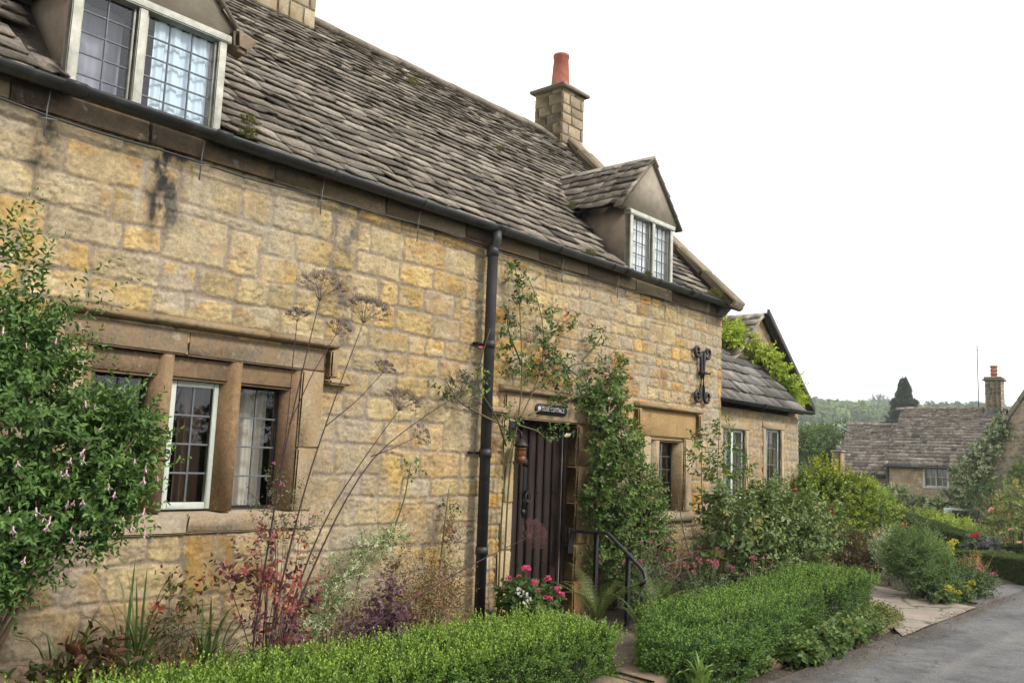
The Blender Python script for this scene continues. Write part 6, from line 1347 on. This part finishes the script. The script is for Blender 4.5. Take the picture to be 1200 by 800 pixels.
mb = MB(); twigs(mb, (19.2, -1.75, -.3), P[:16], .018, rng, (.16, .11, .07)); mb.build('stem', M['stem'], rs)
heads(rs, 'flower', rose_mesh(rng, .075, [((.70, .28, .34), 2), ((.75, .5, .5), 1)]), [(18.6, -1.75, .62), (18.3, -1.95, .42), (19.3, -2.2, .75), (18.8, -1.4, .95), (18.9, -2.0, .55), (18.1, -2.3, .38)], rng)
# variegated climber over the house front and up the gable
ivl = [(41.0, 7.4, .35, .6, .8, .7), (41.0, 6.2, .0, .6, .9, .6), (40.8, 5.0, .25, .6, .7, .8), (40.3, 4.3, 1.2, .5, .6, 1.1), (39.7, 3.7, 1.9, .35, .55, 1.0), (39.8, 3.3, 2.8, .2, .45, .7), (39.85, 2.9, 3.5, .18, .35, .5), (40.4, 8.3, .3, .5, .7, .6)]
shrub('variegated_ivy', 'cream-variegated climber spreading along the house front and up its gable', 'climber', (40.6, 5, -1.2), ivl, 1700, rng, .3, 9, .13, .085, VG, (.42, .44, .26), 60, False, .6, .1, 14, (.12, .09, .06), .03)
shrub('gable_creeper', 'thin bright creeper strands high on the brown gable wall', 'climber', (39.8, 2.2, -1.2), [(39.85, 1.9, 2.9, .1, .2, .6), (39.85, 2.35, 1.8, .12, .3, .6)], 110, rng, .25, 8, .12, .08, [((.14, .2, .04), 2), ((.2, .25, .06), 1)], None, 60, False, .2, .2, 6, (.1, .08, .05), .015)
shrub('dark_green_hedge', 'broad dark green hedge at the foot of the brown gable', 'hedge', (38.2, 2.0, -1.2), [(38.6, 2.6, .55, .9, .9, 1.1), (38.4, 1.4, .6, .9, .9, 1.1), (38.2, .2, .6, .9, .9, 1.0), (38.0, -1, .6, .9, .9, 1.1), (38.9, 3.4, .4, .8, .7, .9)], 1300, rng, .25, 8, .11, .05, [((.05, .085, .025), 3), ((.075, .115, .03), 2)], (.10, .15, .04), 60, False, .7, .2, 8, (.1, .07, .05), .03)
lw = thing('low_outbuilding', 'low white-framed outbuilding opening glimpsed under the ivy', 'outbuilding', (38.9, 4.3, -1.2))
mb = MB(); mb.box((38.9, 3.9, -1.2), (39.7, 4.9, .25), .02, (.3, .25, .18)); mb.build('wall', M['farstone'], lw); mb = MB(); mb.box((38.86, 4.55, -.3), (38.93, 4.85, .2), .01); mb.box((38.86, 3.95, .2), (38.93, 4.85, .27), .01); mb.build('frame', M['white'], lw); mb = MB(); mb.box((38.87, 4.0, -.6), (38.895, 4.54, .19), .005); mb.build('opening', M['dark'], lw)  # opening is a slab coloured dark for the shaded inside; wall behind is solid

# ------------------------------------------------------------------ trees
def tree(name, label, base, h, r, rng, cols, tip, n_, L, W, group='trees beyond the houses', th=.25, lobes=9, tall=.6):
    x, y, z = base; t = thing(name, label, 'tree', base, group)
    lb = [(x+rng.normal(0, r*.42), y+rng.normal(0, r*.42), z+h*(1-tall*rng.uniform(.15, .95)), r*rng.uniform(.4, .62), r*rng.uniform(.4, .62), h*tall*rng.uniform(.2, .32)) for _ in range(lobes)]+[(x, y, z+h*.62, r*.7, r*.7, h*.28)]
    P, D = lobes_pts(lb, n_, rng, .6, .25); V, F, Cc = sprigs(P, D, rng, L*2.5*rng.uniform(.7, 1.3, n_), 7, L, W, cols, 60, tip); mk('crown', V, F, M['leaf'], t, Cc)
    mb = MB(); mb.tube([(x, y, z-.5), (x+.1, y, z+h*.25), (x, y+.1, z+h*.6)], [th*1.2, th*.8, th*.35], 8, (.10, .085, .065)); twigs(mb, (x, y, z+h*.25), P[:16], th*.4, rng, (.10, .085, .065)); mb.build('trunk', M['bark'], t)
    return t
TG = [((.07, .115, .03), 3), ((.05, .085, .025), 3), ((.095, .14, .04), 2)]
tree('broadleaf_tree', 'large dark green broadleaf tree directly behind the gabled house', (44.5, 12.6, -1.5), 5.2, 2.3, rng, TG, (.13, .18, .05), 1500, .16, .10)
tree('broadleaf_tree', 'paler broadleaf tree just right of the wing, left of the stone pillar', (48.0, 14.9, -1.6), 5.0, 2.0, rng, [((.10, .145, .045), 3), ((.075, .115, .035), 2)], (.16, .21, .07), 1500, .18, .11)
tree('hazel_tree', 'low bushy hazel below the paler broadleaf tree', (37.2, 10.2, -1.2), 3.0, 1.4, rng, TG, (.14, .19, .05), 900, .13, .08)
ct = thing('conifer_tree', 'tall dark pointed conifer behind the long slate roof', 'tree', (94, 23.2, -2.5), 'trees beyond the houses')
nb = 260; bq = np.sort(rng.uniform(0, 1, nb))**.85; ba = np.arange(nb)*2.399+rng.normal(0, .3, nb); bl = ((1-bq)*6.2+.03)*rng.uniform(.55, 1.1, nb)
m_ = 26; t_ = rng.uniform(.12, 1.0, (nb, m_)); rr = bl[:, None]*t_; a = ba[:, None]+rng.normal(0, .13, (nb, m_))/(t_+.3); P = np.stack([94+np.cos(a)*rr, 23.2+np.sin(a)*rr, -1.4+12.2*bq[:, None]-.30*rr+.10*rr**2/(bl[:, None]+.2)+rng.normal(0, .10, (nb, m_))], -1).reshape(-1, 3); D = np.stack([np.cos(a), np.sin(a), np.full(a.shape, .25)], -1).reshape(-1, 3)
V, F, Cc = sprigs(P, D, rng, np.repeat(.16+.8*(1-bq), m_), 7, .42, .15, [((.045, .07, .036), 3), ((.032, .052, .03), 3), ((.06, .088, .042), 1)], 45, (.07, .10, .045)); mk('crown', V, F, M['leafmatt'], ct, Cc)
mb = MB(); mb.tube([(94, 23.2, -3), (94, 23.2, 5), (94, 23.2, 11)], [.35, .2, .02], 8, (.09, .07, .055)); mb.build('trunk', M['bark'], ct)
# hillside wood (one far mass) and the separate trees on the skyline
def hz(x, y): return float(hill_h(np.array(x, float), np.array(y, float)))
n_ = 2600; fd = rng.uniform(165, 520, n_); la = rng.uniform(-.42, .62, n_); X = .752*fd+.659*fd*la; Y = -5.6+.659*fd-.752*fd*la
wood = (fbm(X/55, Y/55, 71, 3) > -.34)&~((fd < 205)&(fbm(X/30, Y/30, 72, 2) > -.1))&~((fd < 250)&(la > .325)&(la < .43)); X, Y, fd = X[wood], Y[wood], fd[wood]; Z = hill_h(X, Y); R = rng.uniform(2.6, 4.8, len(X))
m_ = 120; k = len(X); dd = unit(rng.normal(size=(k, m_, 3))); dd[..., 2] = np.abs(dd[..., 2]*1.0)-.25; rr = rng.uniform(.75, 1.08, (k, m_, 1))
P = np.stack([X, Y, Z+R*.9], 1)[:, None]+dd*rr*R[:, None, None]*np.array([1, 1, 1.05]); base_c = pick([((.115, .165, .05), 3), ((.085, .13, .042), 3), ((.15, .20, .065), 2), ((.065, .10, .04), 1)], k, rng, .2)
Cc = np.repeat(base_c, m_, 0)*rng.uniform(.8, 1.2, (k*m_, 1)); P = P.reshape(-1, 3); dn = unit(dd.reshape(-1, 3)+rng.normal(0, .3, (k*m_, 3)))
V, F, C2 = leaves(P, unit(np.cross(dn, rng.normal(size=dn.shape))), dn, np.repeat(R, m_)*.36, np.repeat(R, m_)*.30, Cc, False, .2, .25)
tag(mk('hillside_wood', V, F, M['leafmatt'], None, C2), 'broadleaf wood covering the hillside behind the village', 'wood', None, 'stuff')
for (px, lab, h, r, c) in (((426.4, 143.6), 'small rounded tree standing clear on the skyline, leftmost', 9.5, 5.0, (.07, .10, .05)), ((411, 130), 'broad dark tree on the skyline just left of the conifer', 11, 7.5, (.055, .085, .045)), ((436, 113), 'wide skyline tree right of the conifer', 7.5, 6.5, (.09, .12, .06)), ((450, 96), 'low skyline tree above the long slate roof', 7, 5.5, (.065, .095, .05)), ((462, 84), 'pale low skyline tree left of the far chimney', 6.5, 5.5, (.09, .12, .065))):
    z = hz(*px); tree('skyline_tree', lab, (px[0], px[1], z), h, r, rng, [(c, 2), (tuple(np.array(c)*.75), 1), (tuple(np.array(c)*1.25), 1)], None, 420, 1.0, .75, 'trees on the skyline', .4, 7, .7)

# ------------------------------------------------------------------ the air between the village and the hill
mb = MB(); mb.box((-900, -800, -30), (1500, 1500, 70), .5)
hz_o = mb.build('haze', bpy.data.materials.new('haze_air'), None); tag(hz_o, 'thin pale summer haze over the valley', 'haze', None, 'stuff')
hm_ = bpy.data.materials['haze_air']; hm_.use_nodes = True; hn = hm_.node_tree; hn.nodes.clear()
ho = hn.nodes.new('ShaderNodeOutputMaterial'); hv = hn.nodes.new('ShaderNodeVolumePrincipled'); hv.inputs['Color'].default_value = (.93, .96, 1, 1); hv.inputs['Density'].default_value = .00075; hv.inputs['Anisotropy'].default_value = .3
hn.links.new(hv.outputs[0], ho.inputs['Volume'])
